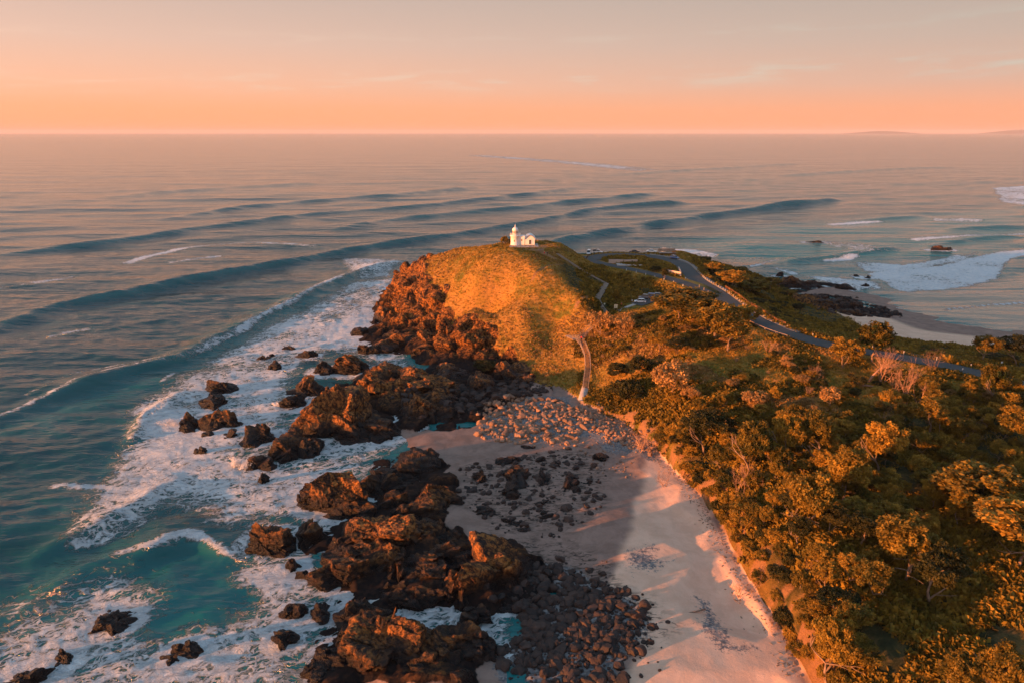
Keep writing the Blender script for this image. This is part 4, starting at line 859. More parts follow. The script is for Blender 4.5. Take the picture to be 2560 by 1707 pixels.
# ------------------------------------------------------------------ vegetation
def leaf_quads(P_, size, rs, up=.4, asp=.6):
    n = len(P_); a = rs.normal(size=(n, 3)); a[:, 2] += up; a /= np.linalg.norm(a, axis=1)[:, None]
    b_ = np.cross(a, rs.normal(size=(n, 3))); b_ /= np.linalg.norm(b_, axis=1)[:, None] + 1e-9
    c = np.cross(a, b_); s = size * rs.uniform(.6, 1.3, n)[:, None]
    V_ = np.stack([P_ - b_ * s - c * s * asp * .3, P_ - c * s * asp, P_ + b_ * s, P_ + c * s * asp], 1).reshape(-1, 3)
    return V_, np.arange(4 * n).reshape(n, 4)
def crown_mesh(name, seed, m, rad=(1, 1, 1), nclump=42, per=70, leaf=.11, cl=.26, spiky=0.0, hollow=.55, bottom=-.6):
    """unit crown of leaf sized faces gathered in clumps on an uneven shell with gaps"""
    rs = np.random.RandomState(seed); pts, tint = [], []
    lob = rs.normal(size=(5, 3)); lob[:, 2] = abs(lob[:, 2]) * .7; lob /= np.linalg.norm(lob, axis=1)[:, None]
    k = 0
    while k < nclump:
        d = rs.normal(size=3); d /= np.linalg.norm(d)
        if d[2] < bottom: continue
        s = .62 + .38 * np.max(np.clip(lob @ d, 0, 1) ** 3) + rs.uniform(-.1, .06); rr_ = s * rs.uniform(hollow, 1.0) ** .6
        c = d * rr_; r_ = cl * rs.uniform(.65, 1.3); q = rs.normal(size=(per, 3)); q /= np.linalg.norm(q, axis=1)[:, None]; q *= (r_ * rs.rand(per) ** .45)[:, None]
        q[:, 2] *= .8 + spiky; pts.append(c + q); tint.append(np.full(per, rs.rand() * .6) + rs.rand(per) * .4); k += 1
    P_ = np.concatenate(pts) * rad; V_, F_ = leaf_quads(P_, leaf, rs)
    me = mesh_np(name, V_, F_, M[m], False, dict(tint=np.repeat(np.concatenate(tint), 4))); d = me.data; bpy.data.objects.remove(me); return d
def branch_tubes(mb, p, d, L, r, depth, rs, spread=.6, n=5, kids=3, up=.15):
    pts = [Vector(p)]; rad = [r]; d = Vector(d).normalized()
    for i in range(3):
        d = (d + Vector(rs.normal(size=3)) * .16 + Vector((0, 0, up * .3))).normalized(); pts.append(pts[-1] + d * L / 3); rad.append(r * (1 - .2 * (i + 1)))
    mb.tube(pts, rad, n=n)
    if depth > 0:
        for k in range(kids):
            q = pts[-1] if k < 2 else pts[rs.randint(1, 4)]
            nd = (d + Vector(rs.normal(size=3)) * spread + Vector((0, 0, up))).normalized(); branch_tubes(mb, q, nd, L * rs.uniform(.6, .85), r * .55, depth - 1, rs, spread, max(3, n - 1), kids, up)
def trunk_mesh(name, seed, h=1.0, r=.05, lean=(0, 0), depth=2, kids=3):
    rs = np.random.RandomState(seed); mb = MB(); branch_tubes(mb, (0, 0, -.15), (lean[0], lean[1], 1), h, r, depth, rs, .55, 6, kids)
    o = mb.build(name, M['bark']); d = o.data; bpy.data.objects.remove(o); return d
def dead_mesh(name, seed, depth=4, kids=3, L=.34, spread=.55, r=.022, m='twig', up=.25):
    rs = np.random.RandomState(seed); mb = MB()
    for k in range(5): branch_tubes(mb, (0, 0, -.1), (rs.normal() * .9, rs.normal() * .9, 1), L, r * .8, depth, rs, spread, 4, kids, up)
    o = mb.build(name, M[m]); d = o.data; bpy.data.objects.remove(o); return d
BK = [crown_mesh('crown', 300 + i, 'leaf_banksia', (1, 1, 1.02), 78, 110, .058, .20, .35) for i in range(6)]
DK = [crown_mesh('crown', 320 + i, 'leaf_dark', (1, 1, .85), 70, 90, .055, .21, 0) for i in range(3)]
BR = [crown_mesh('crown', 340 + i, 'leaf_bright', (1, 1, .9), 64, 90, .058, .21, .2) for i in range(3)]
HE = [crown_mesh('foliage', 360 + i, 'leaf_heath', (1, 1, .62), 44, 60, .055, .24, .2, bottom=-.2) for i in range(3)]
SH = [crown_mesh('foliage', 380 + i, ('leaf_dark', 'leaf_banksia', 'leaf_bright')[i % 3], (1, 1, .72), 60, 70, .06, .23, 0, bottom=-.25) for i in range(6)]
TM = [trunk_mesh('trunk', 400 + i, .9, .055, ((i % 3 - 1) * .25, .1 * (i % 2)), 2) for i in range(4)]
DM = [dead_mesh('branches', 420 + i) for i in range(3)]
STEM = [trunk_mesh('stem', 440 + i, .4, .03, (0, 0), 1) for i in range(2)]
rv = random.Random(11)
def child(name, me, par, loc=(0, 0, 0), sc=(1, 1, 1), rz=0.0):
    o = bpy.data.objects.new(name, me); C.objects.link(o); o.parent = par; o.location = loc; o.scale = sc; o.rotation_euler = (0, 0, rz); return o
def tree(x, y, h, w, kind, label, group=None, name='tree', cat='tree', z=None, mesh=None, trunk=.22):
    z = H(x, y) if z is None else z
    e = empty(name, (x, y, z), 0, label, cat, group); cs = mesh or rv.choice({'bk': BK, 'dk': DK, 'br': BR}[kind]); R_ = w / 2; ch = h * (1 - trunk) / 2
    child('trunk', rv.choice(TM), e, (0, 0, 0), (h * .5, h * .5, h * .36), rv.uniform(0, 6.28))
    child('crown', cs, e, (0, 0, h - ch * .95), (R_, R_ * rv.uniform(.85, 1.1), ch), rv.uniform(0, 6.28)); return e
def shrub(x, y, h, w, label, group=None, me=None, name='shrub', dead=False):
    z = H(x, y)
    e = empty(name, (x, y, z), 0, label, 'shrub', group)
    if dead: child('branches', rv.choice(DM), e, (0, 0, 0), (w * .75, w * .75, h * .95), rv.uniform(0, 6.28))
    else:
        child('foliage', me or rv.choice(SH), e, (0, 0, h * .42), (w / 2, w / 2 * rv.uniform(.8, 1.1), h * .72), rv.uniform(0, 6.28))
        child('stem', rv.choice(STEM), e, (0, 0, 0), (h * .8, h * .8, h), 0)
    return e
def at_px(u, v):
    g = T(u, v); return g
# trees one can tell apart : (u of centre, v of crown top, v of foot, width px, kind, label)
NT = [
 (2540,1255,1420,230,'br','tree','lone gnarled tree with pale orange trunk and open crown at the right edge'),
 (2180,800,905,90,'bk','tree','tall orange tree standing against the road, tallest by the roadside right of centre'),
 (2110,845,920,90,'br','tree','broad orange tree just left of the tallest roadside tree'),
 (1700,725,800,190,'bk','tree','round orange crowned tree directly beside the lower car park'),
 (1790,735,850,130,'bk','tree','bushy orange tree between the lower car park tree and the road bend'),
 (1820,790,880,110,'br','tree','bright tree in front of the road bend'),
 (1690,840,885,70,'dk','tree','small dark umbrella shaped tree with visible trunk on the sunlit slope'),
 (1650,830,880,70,'br','tree','bright green topped small tree beside the umbrella shaped one'),
 (2450,1080,1300,250,'bk','tree','huge spreading green gold tree at the right edge of the wood'),
 (2530,1010,1130,120,'br','tree','pointed orange tree near the right edge below the road'),
 (2480,905,1010,70,'bk','tree','dark slim tree in front of the road at far right'),
 (2010,1190,1330,120,'bk','tree','tall bushy tree above the sandy scarp'),
 (2110,1120,1260,120,'bk','tree','dense tree with bare leaning limbs under its crown in the middle of the wood'),
 (2200,1010,1180,110,'br','tree','orange topped tree in the middle of the wood below the road'),
 (2030,1010,1160,90,'bk','tree','upright spiky topped tree in the wood above the heath'),
 (1960,1020,1160,80,'bk','tree','spiky topped tree left of the upright one above the heath'),
 (2320,990,1080,90,'br','tree','wide orange tree below the road at right'),
 (1760,990,1130,110,'dk','tree','dark olive tree at the left end of the wood over the beach'),
 (1880,1030,1180,100,'bk','tree','olive orange tree second from the left end of the wood'),
 (2260,1250,1450,160,'bk','tree','large lit tree in the lower wood with whitish dead limb above it'),
 (2330,1330,1510,140,'dk','tree','big conical dark tree at the edge of the shaded clearing'),
 (2070,1560,1706,110,'bk','tree','tall narrow orange tree at the bottom of the wood'),
 (2490,1620,1760,130,'bk','tree','orange bush like tree at the bottom right corner'),
 (2380,1640,1750,100,'bk','tree','small orange tree left of the bottom right corner'),
 (2460,835,905,75,'br','tree','round glowing orange tree beyond the road at the right'),
 (2545,830,915,100,'dk','tree','dark tree beyond the road at the right edge'),
 (1785,655,690,50,'br','tree','bright orange windswept tree beyond the road bend, farthest'),
 (1830,675,725,80,'br','tree','windswept orange tree with lit trunk beyond the road bend'),
 (1875,700,735,90,'bk','tree','orange tree behind the sunlit fence'),
 (1925,690,725,60,'br','tree','reddish orange tree farthest down the dark headland'),
]
for u, vt, vf, w, kd, cat, lab in NT:
    g = at_px(u, vf); s = mpx(u, vf, g[2]); d = math.hypot(g[0], g[1]); h = max(1.6, (vf - vt) * s * 1.0 / max(.45, math.cos(math.asin(min(.9, ray(u, vf)[2] / np.linalg.norm(ray(u, vf)))))))
    tree(g[0], g[1], min(h, 11), w * s, kd, lab, None, trunk=.40 if 'gnarled' in lab else .22)
# wood on the slope : filled up between the named ones
WOOD = Tp([(1700,1080),(1760,1010),(1900,1040),(2050,1080),(2150,1080),(2250,1000),(2400,980),(2600,1000),(2620,1300),(2560,1350),(2380,1330),(2300,1440),(2180,1480),(2160,1720),(2060,1720),(2010,1500),(1950,1400),(1880,1300),(1830,1240),(1760,1160)])
have = [tuple(o.location[:2]) for o in bpy.data.objects if o.get('category') == 'tree']
pts = scatter(WOOD, 150, rv, 3.1)
ix_ = 0
for x, y in pts:
    if any((x - a) ** 2 + (y - b_) ** 2 < 5 for a, b_ in have) or (x - have[0][0]) ** 2 + (y - have[0][1] + 4) ** 2 < 36: continue
    kd = rv.choice(['bk', 'bk', 'bk', 'bk', 'dk', 'br', 'br']); h = rv.uniform(3.2, 6.0)
    tree(x, y, h, h * rv.uniform(.75, 1.15), kd, {'bk': 'olive and orange bushy tree crowded in the wood right of the beach', 'dk': 'dark green low tree crowded in the wood right of the beach', 'br': 'bright gold tree crowded in the wood right of the beach'}[kd], 'trees of the wood right of the beach')
EDGE = Tp([(1560,1010),(1650,1080),(1740,1180),(1800,1260),(1860,1370),(1950,1480),(2010,1640),(2060,1700),(2010,1560),(1950,1440),(1880,1340),(1800,1220),(1700,1100),(1600,1000)])
for x, y in scatter(Tp([(1636,1108),(1655,1080),(1720,1110),(1800,1190),(1880,1270),(1950,1370),(2030,1480),(2080,1600),(2100,1720),(2040,1720),(1966,1590),(1908,1486),(1852,1400),(1796,1295),(1738,1208)]), 74, rv, 1.8):
    h = rv.uniform(1.6, 3.4); shrub(x, y, h, h * rv.uniform(1.2, 1.7), 'green and orange shrub along the top of the beach scarp', 'shrubs along the top of the beach scarp')
SLOPE = Tp([(1480,850),(1540,810),(1620,790),(1700,790),(1800,830),(1900,870),(2000,900),(2120,930),(2300,950),(2500,1000),(2560,1060),(2350,1010),(2200,1040),(2050,1060),(1850,1020),(1700,1060),(1600,1000),(1520,960),(1490,900)])
for x, y in scatter(SLOPE, 92, rv, 2.9):
    h = rv.uniform(.9, 2.6); k = rv.random()
    if k < .45: shrub(x, y, h, h * rv.uniform(1.5, 2.3), 'rounded green gold shrub on the sunlit slope below the road', 'shrubs on the sunlit slope below the road')
    elif k < .85: shrub(x, y, h, h * rv.uniform(1.5, 2.3), 'pinkish brown heath shrub on the sunlit slope below the road', 'heath shrubs on the sunlit slope below the road', me=rv.choice(HE))
    else: shrub(x, y, h * 1.1, h * 1.3, 'leafless pinkish bush on the sunlit slope below the road', 'leafless bushes on the sunlit slope', dead=True, name='dead_shrub')
DARKS = Tp([(1745,690),(1760,640),(1800,650),(1860,672),(1930,690),(1980,735),(2005,790),(2090,822),(2180,850),(2300,870),(2440,888),(2560,900),(2600,930),(2400,890),(2250,868),(2100,845),(1990,818),(1900,780),(1840,745),(1790,710)])
for x, y in scatter(DARKS, 112, rv, 3.6):
    if min(np.hypot(ROAD[:, 0] - x, ROAD[:, 1] - y)) < 6.8: continue
    h = rv.uniform(1.1, 2.4); shrub(x, y, h, h * rv.uniform(2.4, 3.4), 'dark wind clipped shrub in the shaded scrub between road and far beach', 'shaded scrub between road and far beach', me=rv.choice([SH[0], SH[3], SH[1]]))
# shrubs one can tell apart
NS = [
 (1568,945,1005,95,0,'round glossy dark green shrub right of the foot of the stairs'),
 (1545,905,940,60,0,'smaller round green shrub above the round glossy one'),
 (1600,890,935,60,3,'dark green shrub on the right of the pair above the stairs foot'),
 (1680,900,985,150,'h','wide bronze coloured bush in the middle of the sunlit slope'),
 (1720,960,1000,60,'h','brown bush right of the wide bronze one'),
 (1500,775,840,70,'h','tall pinkish bush beside the top of the lower stairs'),
 (1560,790,835,60,'h','brown heath bush right of the one at the stairs top'),
 (1860,760,810,90,1,'dark shaded bush leaning over the road bend'),
 (1935,965,1002,36,2,'small lone bright green bush on the heath'),
 (1262,590,613,22,1,'orange lit bush immediately left of the lighthouse'),
 (1277,596,613,12,0,'small dark bush touching the lighthouse'),
 (1540,725,748,16,2,'tiny glowing bush alone in the shaded grass valley'),
 (1555,740,752,10,2,'smallest glowing tuft below the tiny bush in the valley'),
 (1662,672,697,22,0,'dark bush on the traffic island near the road junction'),
 (1640,665,680,30,0,'low dark clump on the traffic island'),
 (1215,900,925,70,0,'dark bush in the shadow at the foot of the grass slope'),
 (1885,975,1010,70,'h','reddish heath bush beside the shaded hollow'),
 (2075,965,1015,70,'h','bronze bush with thin trunk on the heath edge'),
]
for u, vt, vf, w, mi, lab in NS:
    g = at_px(u, vf); s = mpx(u, vf, g[2]); h = (vf - vt) * s * 1.12
    shrub(g[0], g[1], h, w * s, lab, None, me=(HE[0] if mi == 'h' else SH[mi]))
DS = [(1600,1060,1130,90,'pinkish leafless bush overhanging the cobble end of the beach'), (1860,1130,1240,110,'large feathery leafless bush glowing pink orange over the beach'), (1660,1150,1215,60,'leafless bush drooping onto the sand beside the cobbles'),
      (1500+350,1440,1495,100,'grey leafless fallen bush lying on the sand under the scarp'), (1925,1530,1570,50,'dark dead bush on the sand near the bottom of the scarp'), (2225,1010,1090,70,'pink leafless bush in the shaded wood'), (2270,880,1010,110,'tall leafless tree with pale orange branches below the road'),
      (2200,850,955,110,'big leaning dead tree with pale trunk in front of the roadside tree'), (2330,860,925,60,'thin leafless bush against the road'), (1900,1400,1450,60,'fallen dead branches on the scarp edge'), (2030,1400,1420,40,'small pink dead branch in the wood edge'),
      (2040,900,950,60,'leafless bush above the heath'), (1760,1225,1260,30,'dark root tangle on the scarp foot'), (1920,840,880,60,'pale leafless bush against the road')]
for u, vt, vf, w, lab in DS:
    g = at_px(u, vf); s = mpx(u, vf, g[2]); shrub(g[0], g[1], (vf - vt) * s * 1.05, w * s, lab, None, dead=True, name='dead_shrub')
# leaning pale trunk of the big dead tree
g = at_px(2170, 955); s = mpx(2170, 955, g[2]); mb = MB(); rs = np.random.RandomState(8)
mb.tube([(g[0], g[1], g[2] - .3), (g[0] + 1.0, g[1], g[2] + 1.8), (g[0] + 3.0, g[1] + .3, g[2] + 4.0)], [.38, .30, .2], 8)
for k in range(4): branch_tubes(mb, (g[0] + 2.2 + k * .25, g[1] + .2, g[2] + 3.2 + .25 * k), (1, rs.normal() * .3, .6 + .2 * k), 2.6, .13, 3, rs, .5, 5, 3)
tag(mb.build('bare_tree', M['twig'], smooth=True), 'leaning bare tree with thick pale orange trunk and forked branches', 'tree')
mb = MB(); g = at_px(2165, 965); mb.tube([(g[0] - 2, g[1], g[2] + .2), (g[0], g[1] - .4, g[2] + .35), (g[0] + 1.6, g[1] - 1, g[2] + .2)], [.22, .28, .2], 7); tag(mb.build('fallen_log', M['twig'], smooth=True), 'orange lit fallen log at the foot of the leaning bare tree', 'log')
mb = MB(); g = at_px(1740, 1530); mb.tube([(g[0] - 2.6, g[1] - .6, g[2] + .12), (g[0], g[1], g[2] + .2), (g[0] + 1.6, g[1] + .5, g[2] + .25)], [.10, .12, .16], 6); mb.tube([(g[0] - 2.3, g[1] - .5, g[2] + .15), (g[0] - 2.5, g[1] - 1.3, g[2] + .2)], [.09, .05], 5)
tag(mb.build('driftwood', M['bark'], smooth=True), 'thin driftwood branch lying on the lower sand', 'driftwood')

# ground cover : tufts of grass and low leaves spread over the hill, one mass nobody could count
def tufts(name, npts, reg, m, size, hgt, label, seed, dens=None, k=5, sidew=.22):
    rs = np.random.RandomState(seed); x0, x1, y0, y1 = reg; x = rs.uniform(x0, x1, npts * 3); y = rs.uniform(y0, y1, npts * 3)
    w = dens(x, y); keep = rs.rand(len(x)) < w; x, y = x[keep][:npts], y[keep][:npts]; z = Hf(x, y); n = len(x)
    P0 = np.repeat(np.c_[x, y, z - .05], k, 0) + np.c_[rs.normal(size=(n * k, 2)) * size, np.zeros(n * k)]
    s = hgt * rs.uniform(.4, 1.25, n * k)[:, None] * np.repeat(rs.uniform(.6, 1.4, n), k)[:, None]; th = rs.uniform(0, 6.28, n * k); t = np.c_[np.cos(th), np.sin(th), np.zeros(n * k)] * (s * sidew + .05)
    ln = np.c_[rs.normal(size=(n * k, 2)) * .45, np.ones(n * k)] * s
    V_ = np.stack([P0 - t, P0 + t, P0 + t * .6 + ln, P0 - t * .6 + ln], 1).reshape(-1, 3); F_ = np.arange(4 * n * k).reshape(-1, 4)
    return tag(mesh_np(name, V_, F_, M[m], False, dict(tint=np.repeat(np.repeat(rs.rand(n), k) * .7 + rs.rand(n * k) * .3, 4))), label, 'ground cover', None, 'stuff')
zr_i, zs_i, tr_i, zc_i = zr, zs, tr, zc_
def gridv(Z, x, y): return bil(Z, GX0, GY0, GS, x, y)
roadpts = np.concatenate([ROAD[::2, :2], LOOP[::2, :2], PARK[::2, :2]])
def roadfree(x, y):
    d = np.full(x.shape, 1e9)
    for q in roadpts: d = np.minimum(d, (x - q[0]) ** 2 + (y - q[1]) ** 2)
    return sst(3.6 ** 2, 4.6 ** 2, d)
CLR = [([P(u, v, z) for u, v, z in ((1393,634,28.6),(1425,655,26),(1460,678,23.5),(1500,700,20.5),(1517,709,19.2))], .9), ([T(1517,709), T(1494,750), T(1518,784)], 1.4), ([T(1464,975), T(1470,920), T(1468,890), T(1457,862), T(1446,850), T(1482,816), T(1503,797)], 1.3), ([T(1418,850), T(1450,852)], 1.0), ([T(1453,1004), T(1464,966)], 1.4)]
def clearof(x, y):
    r = np.ones(x.shape)
    for pl, w in CLR: r = np.minimum(r, sst(w - .2, w + .3, seg_dist(x, y, [tuple(q[:2]) for q in pl])))
    return r
def grassy(x, y): return clearof(x, y) * (1 - gridv(zr_i, x, y)) ** 2 * (1 - gridv(zs_i, x, y)) ** 2 * (1 - gridv(tr_i, x, y)) * roadfree(x, y) * (gridv(TZ, x, y) > 1.5)
def scrubby(x, y): return grassy(x, y) * gridv(zc_i, x, y) * (vnoise(np.c_[x * .12, y * .12, x * 0], 5) > -.35)
def opengrass(x, y): return grassy(x, y) * (1 - .75 * gridv(zc_i, x, y))
def heathy(x, y): return opengrass(x, y) * (fbm(np.c_[x * .06, y * .06, x * 0], 3, 77) > .12) * ((x < 20) | (y < 225)) * np.where(x < 20, .35, 1)
tufts('grass', 70000, (-60, 150, 120, 330), 'leaf_bright', .25, .24, 'tussocky grass covering the headland', 1, opengrass)
tufts('heath', 42000, (-50, 110, 140, 300), 'leaf_heath', .35, .34, 'patches of pinkish brown heath over the sunlit slopes', 2, heathy, k=6, sidew=.35)
tufts('undergrowth', 60000, (25, 190, 60, 330), 'leaf_banksia', .4, .6, 'dark undergrowth between trees and scrub', 3, scrubby, k=7, sidew=.35)
tufts('bracken', 30000, (20, 130, 130, 260), 'leaf_banksia', .4, .48, 'low green gold bracken on the slope below the road', 4, lambda x, y: opengrass(x, y) * (x > 18) * (y < 240) * (vnoise(np.c_[x * .15, y * .15, x * 0], 15) > .0), k=7, sidew=.35)
# ------------------------------------------------------------------ lighthouse
LX, LY, LZ = P(1288, 613, 30.0); LZ = 30.0
lhz = 30.0
L = empty('lighthouse', (LX, LY, lhz), 0, 'small white lighthouse with domed tower and curved roof annexe on the hilltop', 'lighthouse')
mb = MB(); mb.lathe([(2.05, -.6), (2.05, .25), (1.95, .3), (1.88, 3.6), (2.15, 3.7), (2.25, 3.95), (2.2, 4.05)], n=32); mb.build('tower_base', M['white'], L, True)
mb = MB(); mb.lathe([(1.12, 4.05), (1.12, 6.0), (1.2, 6.05)], n=28); mb.build('lantern_room', M['white'], L, True)
mb = MB()
for k in range(10):
    a = k * 2 * math.pi / 10; mb.box((1.13 * math.cos(a), 1.13 * math.sin(a), 5.35), (.42, .06, .9), a + math.pi / 2)
mb.build('lantern_panes', M['lamp_glass'], L)
mb = MB(); mb.lathe([(1.28, 6.05), (1.3, 6.18), (1.2, 6.55), (.98, 6.95), (.62, 7.25), (.3, 7.36)], n=28)
dome = mb.build('dome', M['white'], L, True)
mb = MB(); mb.lathe([(.3, 7.34), (.3, 7.6), (.12, 7.68), (.08, 8.0), (.2, 8.1), (.2, 8.25), (.03, 8.35), (.03, 8.9)], n=12); mb.build('finial', M['white'], dome, True)
rl = MB()
for k in range(16):
    a = k * 2 * math.pi / 16; rl.tube([(2.1 * math.cos(a), 2.1 * math.sin(a), 4.05), (2.1 * math.cos(a), 2.1 * math.sin(a), 4.95)], .035, 5)
for h in (4.5, 4.95): rl.tube([(2.1 * math.cos(a), 2.1 * math.sin(a), h) for a in [i * 2 * math.pi / 32 for i in range(33)]], .03, 5)
rl.build('gallery_railing', M['white'], L)
mb = MB(); mb.box((2.6, .3, 1.75), (2.6, 2.6, 4.3 - .3)); mb.box((2.6, .3, 3.84), (2.8, 2.8, .18)); mb.build('link_block', M['white'], L)
# annexe with curved roof, gable to the camera
def arcroof(x0, x1, z0, rise, y0, y1, th, mbx):
    n = 14; xs = [(x0 + x1) / 2 - (x1 - x0) / 2 * math.cos(math.pi * k / n) for k in range(n + 1)]; zs_ = [z0 + rise * (1 - ((x - (x0 + x1) / 2) / ((x1 - x0) / 2)) ** 2) for x in xs]
    vs = []; fs = []
    for y in (y0, y1):
        for q, w in ((0, 0), (1, th)):
            vs += [(x, y, z + w) for x, z in zip(xs, zs_)]
    m = n + 1; A, B_, C_, D_ = 0, m, 2 * m, 3 * m
    for k in range(n):
        fs += [(B_ + k, B_ + k + 1, D_ + k + 1, D_ + k), (A + k + 1, A + k, C_ + k, C_ + k + 1), (A + k, A + k + 1, B_ + k + 1, B_ + k), (C_ + k + 1, C_ + k, D_ + k, D_ + k + 1)]
    fs += [(A, B_, D_, C_), (A + n, C_ + n, D_ + n, B_ + n)]
    mbx.add(vs, fs)
ax0, ax1 = 4.15, 8.1; mb = MB(); n = 14; top = []
for k in range(n + 1):
    x = ax0 + (ax1 - ax0) * k / n; top.append((x, 2.75 + 1.25 * (1 - ((x - (ax0 + ax1) / 2) / ((ax1 - ax0) / 2)) ** 2)))
fr = [(ax0, -.5)] + top + [(ax1, -.5)]; m_ = len(fr)
vs = [(x, -1.4, z) for x, z in fr] + [(x, 4.2, z) for x, z in fr]
mb.add(vs, [tuple(range(m_))[::-1], tuple(range(m_, 2 * m_))] + [(i, (i + 1) % m_, m_ + (i + 1) % m_, m_ + i) for i in range(m_)]); mb.build('annexe_wall', M['white'], L)
mb = MB(); arcroof(ax0 - .4, ax1 + .4, 2.55, 1.62, -1.75, 4.5, .13, mb); rf = mb.build('roof', M['white'], L)
mb = MB(); arcroof(ax0 - .44, ax1 + .44, 2.67, 1.63, -1.88, -1.755, .09, mb); mb.build('roof_trim', M['blue'], rf)
mb = MB(); mb.box((6.15, -1.43, 1.45), (.75, .07, 1.75)); wn = mb.build('door', M['glass'], L)
mb = MB(); [mb.box((6.15 + s * .42, -1.45, 1.45), (.09, .12, 1.93)) for s in (-1, 1)]; mb.box((6.15, -1.45, 2.37), (.75, .12, .09)); mb.build('frame', M['white'], wn)
for (x, y, z, s, rz) in ((-.35, -1.86, 2.0, .5, 0), (2.6, -1.03, 2.2, .5, 0)):
    mb = MB(); mb.box((x, y, z), (s, .12, .85)); mb.build('window', M['lamp_glass'], L)
mb = MB(); mb.box((5.2, -1.42, .05), (6.3, .07, .34)); mb.build('plinth', M['dark'], L)
mb = MB(); mb.box((3.6, -.4, -.12), (12, 9.5, .34)); tag(mb.build('terrace', M['concrete'], None), kind='structure').location = (LX, LY, lhz)

# low wall / bench in front, railing and notice
def place(u, v): g = T(u, v); return Vector(g)
g = place(1353, 629); b_ = empty('bench', g, .1, 'long orange lit bench on the hilltop right of the lighthouse', 'bench')
mb = MB(); mb.box((0, 0, .45), (2.2, .5, .09)); mb.build('seat', M['timber'], b_); mb = MB(); mb.box((0, .26, .75), (2.2, .08, .38)); mb.build('backrest', M['timber'], b_)
for s in (-1, 1): mb = MB(); mb.box((s * .9, .05, .2), (.1, .45, .42)); mb.build('leg', M['timber'], b_)
def railing(name, pts, h, m, label, cat='fence', rails=2, r=.05, step=1, every=2.0, posth=None, kids=True):
    pts = [Vector(p) for p in pts]; e = empty(name, pts[0], 0, label, cat); o = pts[0]
    # resample
    q = [pts[0]]; 
    for a, c in zip(pts[:-1], pts[1:]):
        n = max(1, round((c - a).length / every)); q += [a.lerp(c, (k + 1) / n) for k in range(n)]
    mb = MB()
    for k in range(rails): mb.tube([p - o + Vector((0, 0, h * (k + 1) / rails)) for p in q], r, 4)
    mb.build('rail', m, e)
    for p in q[:99]: c_ = MB(); c_.box(tuple(p - o + Vector((0, 0, (posth or h) / 2))), (r * 2.6, r * 2.6, (posth or h) + .2)); c_.build('post', m, e)
    return e
railing('railing', [T(1362, 612), T(1380, 618), T(1400, 626), T(1430, 634)], 1.0, M['darktimber'], 'dark low rail running down from the lighthouse terrace on the far side', every=2.5)
# ------------------------------------------------------------------ people
def person(u, v, rz, top, legs, label, hgt=1.72, pose=0, hat=None, loc=None):
    g = loc or T(u, v); s = hgt / 1.75
    J = {'pel': (0, 0, .95), 'waist': (0, 0, 1.1), 'ch': (0, -.01, 1.32), 'nk': (0, 0, 1.5), 'hd': (0, -.02, 1.62), 'tp': (0, -.01, 1.73)}
    E = [('pel', 'waist'), ('waist', 'ch'), ('ch', 'nk'), ('nk', 'hd'), ('hd', 'tp')]; Rr = {'pel': .15, 'waist': .13, 'ch': .16, 'nk': .06, 'hd': .10, 'tp': .05}
    J['nose'] = (0, -.125, 1.61); E.append(('hd', 'nose')); Rr['nose'] = .02
    for sd, k in ((-1, 'l'), (1, 'r')):
        st = .16 * sd * (1 if pose == 1 else .4)
        for nme, p, r_ in (('hp', (.1 * sd, 0, .9), .10), ('kn', (.11 * sd, -.03 - st * .6, .5), .065), ('an', (.11 * sd, .02 - st, .09), .045), ('to', (.12 * sd, -.17 - st, .035), .04)):
            J[nme + k] = p; Rr[nme + k] = r_
        E += [('pel', 'hp' + k), ('hp' + k, 'kn' + k), ('kn' + k, 'an' + k), ('an' + k, 'to' + k)]
        for nme, p, r_ in (('sh', (.19 * sd, 0, 1.42), .07), ('el', (.26 * sd, .03 + st * .3, 1.14), .048), ('wr', (.27 * sd, -.08 + st * .5, .90), .032), ('pa', (.27 * sd, -.10 + st * .5, .83), .032)):
            J[nme + k] = p; Rr[nme + k] = r_
        E += [('ch', 'sh' + k), ('sh' + k, 'el' + k), ('el' + k, 'wr' + k), ('wr' + k, 'pa' + k)]
        for fi in range(5):
            x = .27 * sd; fy = -.10 + st * .5 + (fi - 2) * .02; nm = 'f%d%s' % (fi, k); l_ = (.05, .085, .095, .085, .065)[fi]
            J[nm] = (x - (.03 * sd if fi == 0 else .008 * sd), fy - (.03 if fi == 0 else 0), .80 - l_ * .8); Rr[nm] = .009; E.append(('pa' + k, nm))
    ks = list(J); me = bpy.data.meshes.new('person'); me.from_pydata([J[q] for q in ks], [(ks.index(a), ks.index(c)) for a, c in E], [])
    o = bpy.data.objects.new('person', me); C.objects.link(o); md = o.modifiers.new('skin', 'SKIN'); 
    for i, q in enumerate(ks): sv = me.skin_vertices[0].data[i]; sv.radius = (Rr[q], Rr[q]); sv.use_root = (q == 'pel')
    sb = o.modifiers.new('sub', 'SUBSURF'); sb.levels = 1
    dg = bpy.context.evaluated_depsgraph_get(); ev = bpy.data.meshes.new_from_object(o.evaluated_get(dg)); bpy.data.objects.remove(o)
    sk = M['skin']; [ev.materials.append(q) for q in (sk, top, legs, M['hair'])]
    for pl in ev.polygons:
        c = pl.center; pl.use_smooth = True
        pl.material_index = 3 if (c.z > 1.67 or (c.z > 1.56 and c.y > .02 and abs(c.x) < .14)) else 0 if c.z > 1.47 or (abs(c.x) > .2 and c.z < 1.1) or c.z < .07 else 1 if c.z > .93 else 2
    o = bpy.data.objects.new('person', ev); C.objects.link(o); o.location = g; o.rotation_euler = (0, 0, rz); o.scale = (s, s, s)
    return tag(o, label, 'person')
M['skin'] = flat('skin', (.45, .27, .2), .6, var=.03); M['hair'] = flat('hair', (.04, .025, .02), .7); M['jeans'] = flat('jeans', (.04, .05, .09), .8)
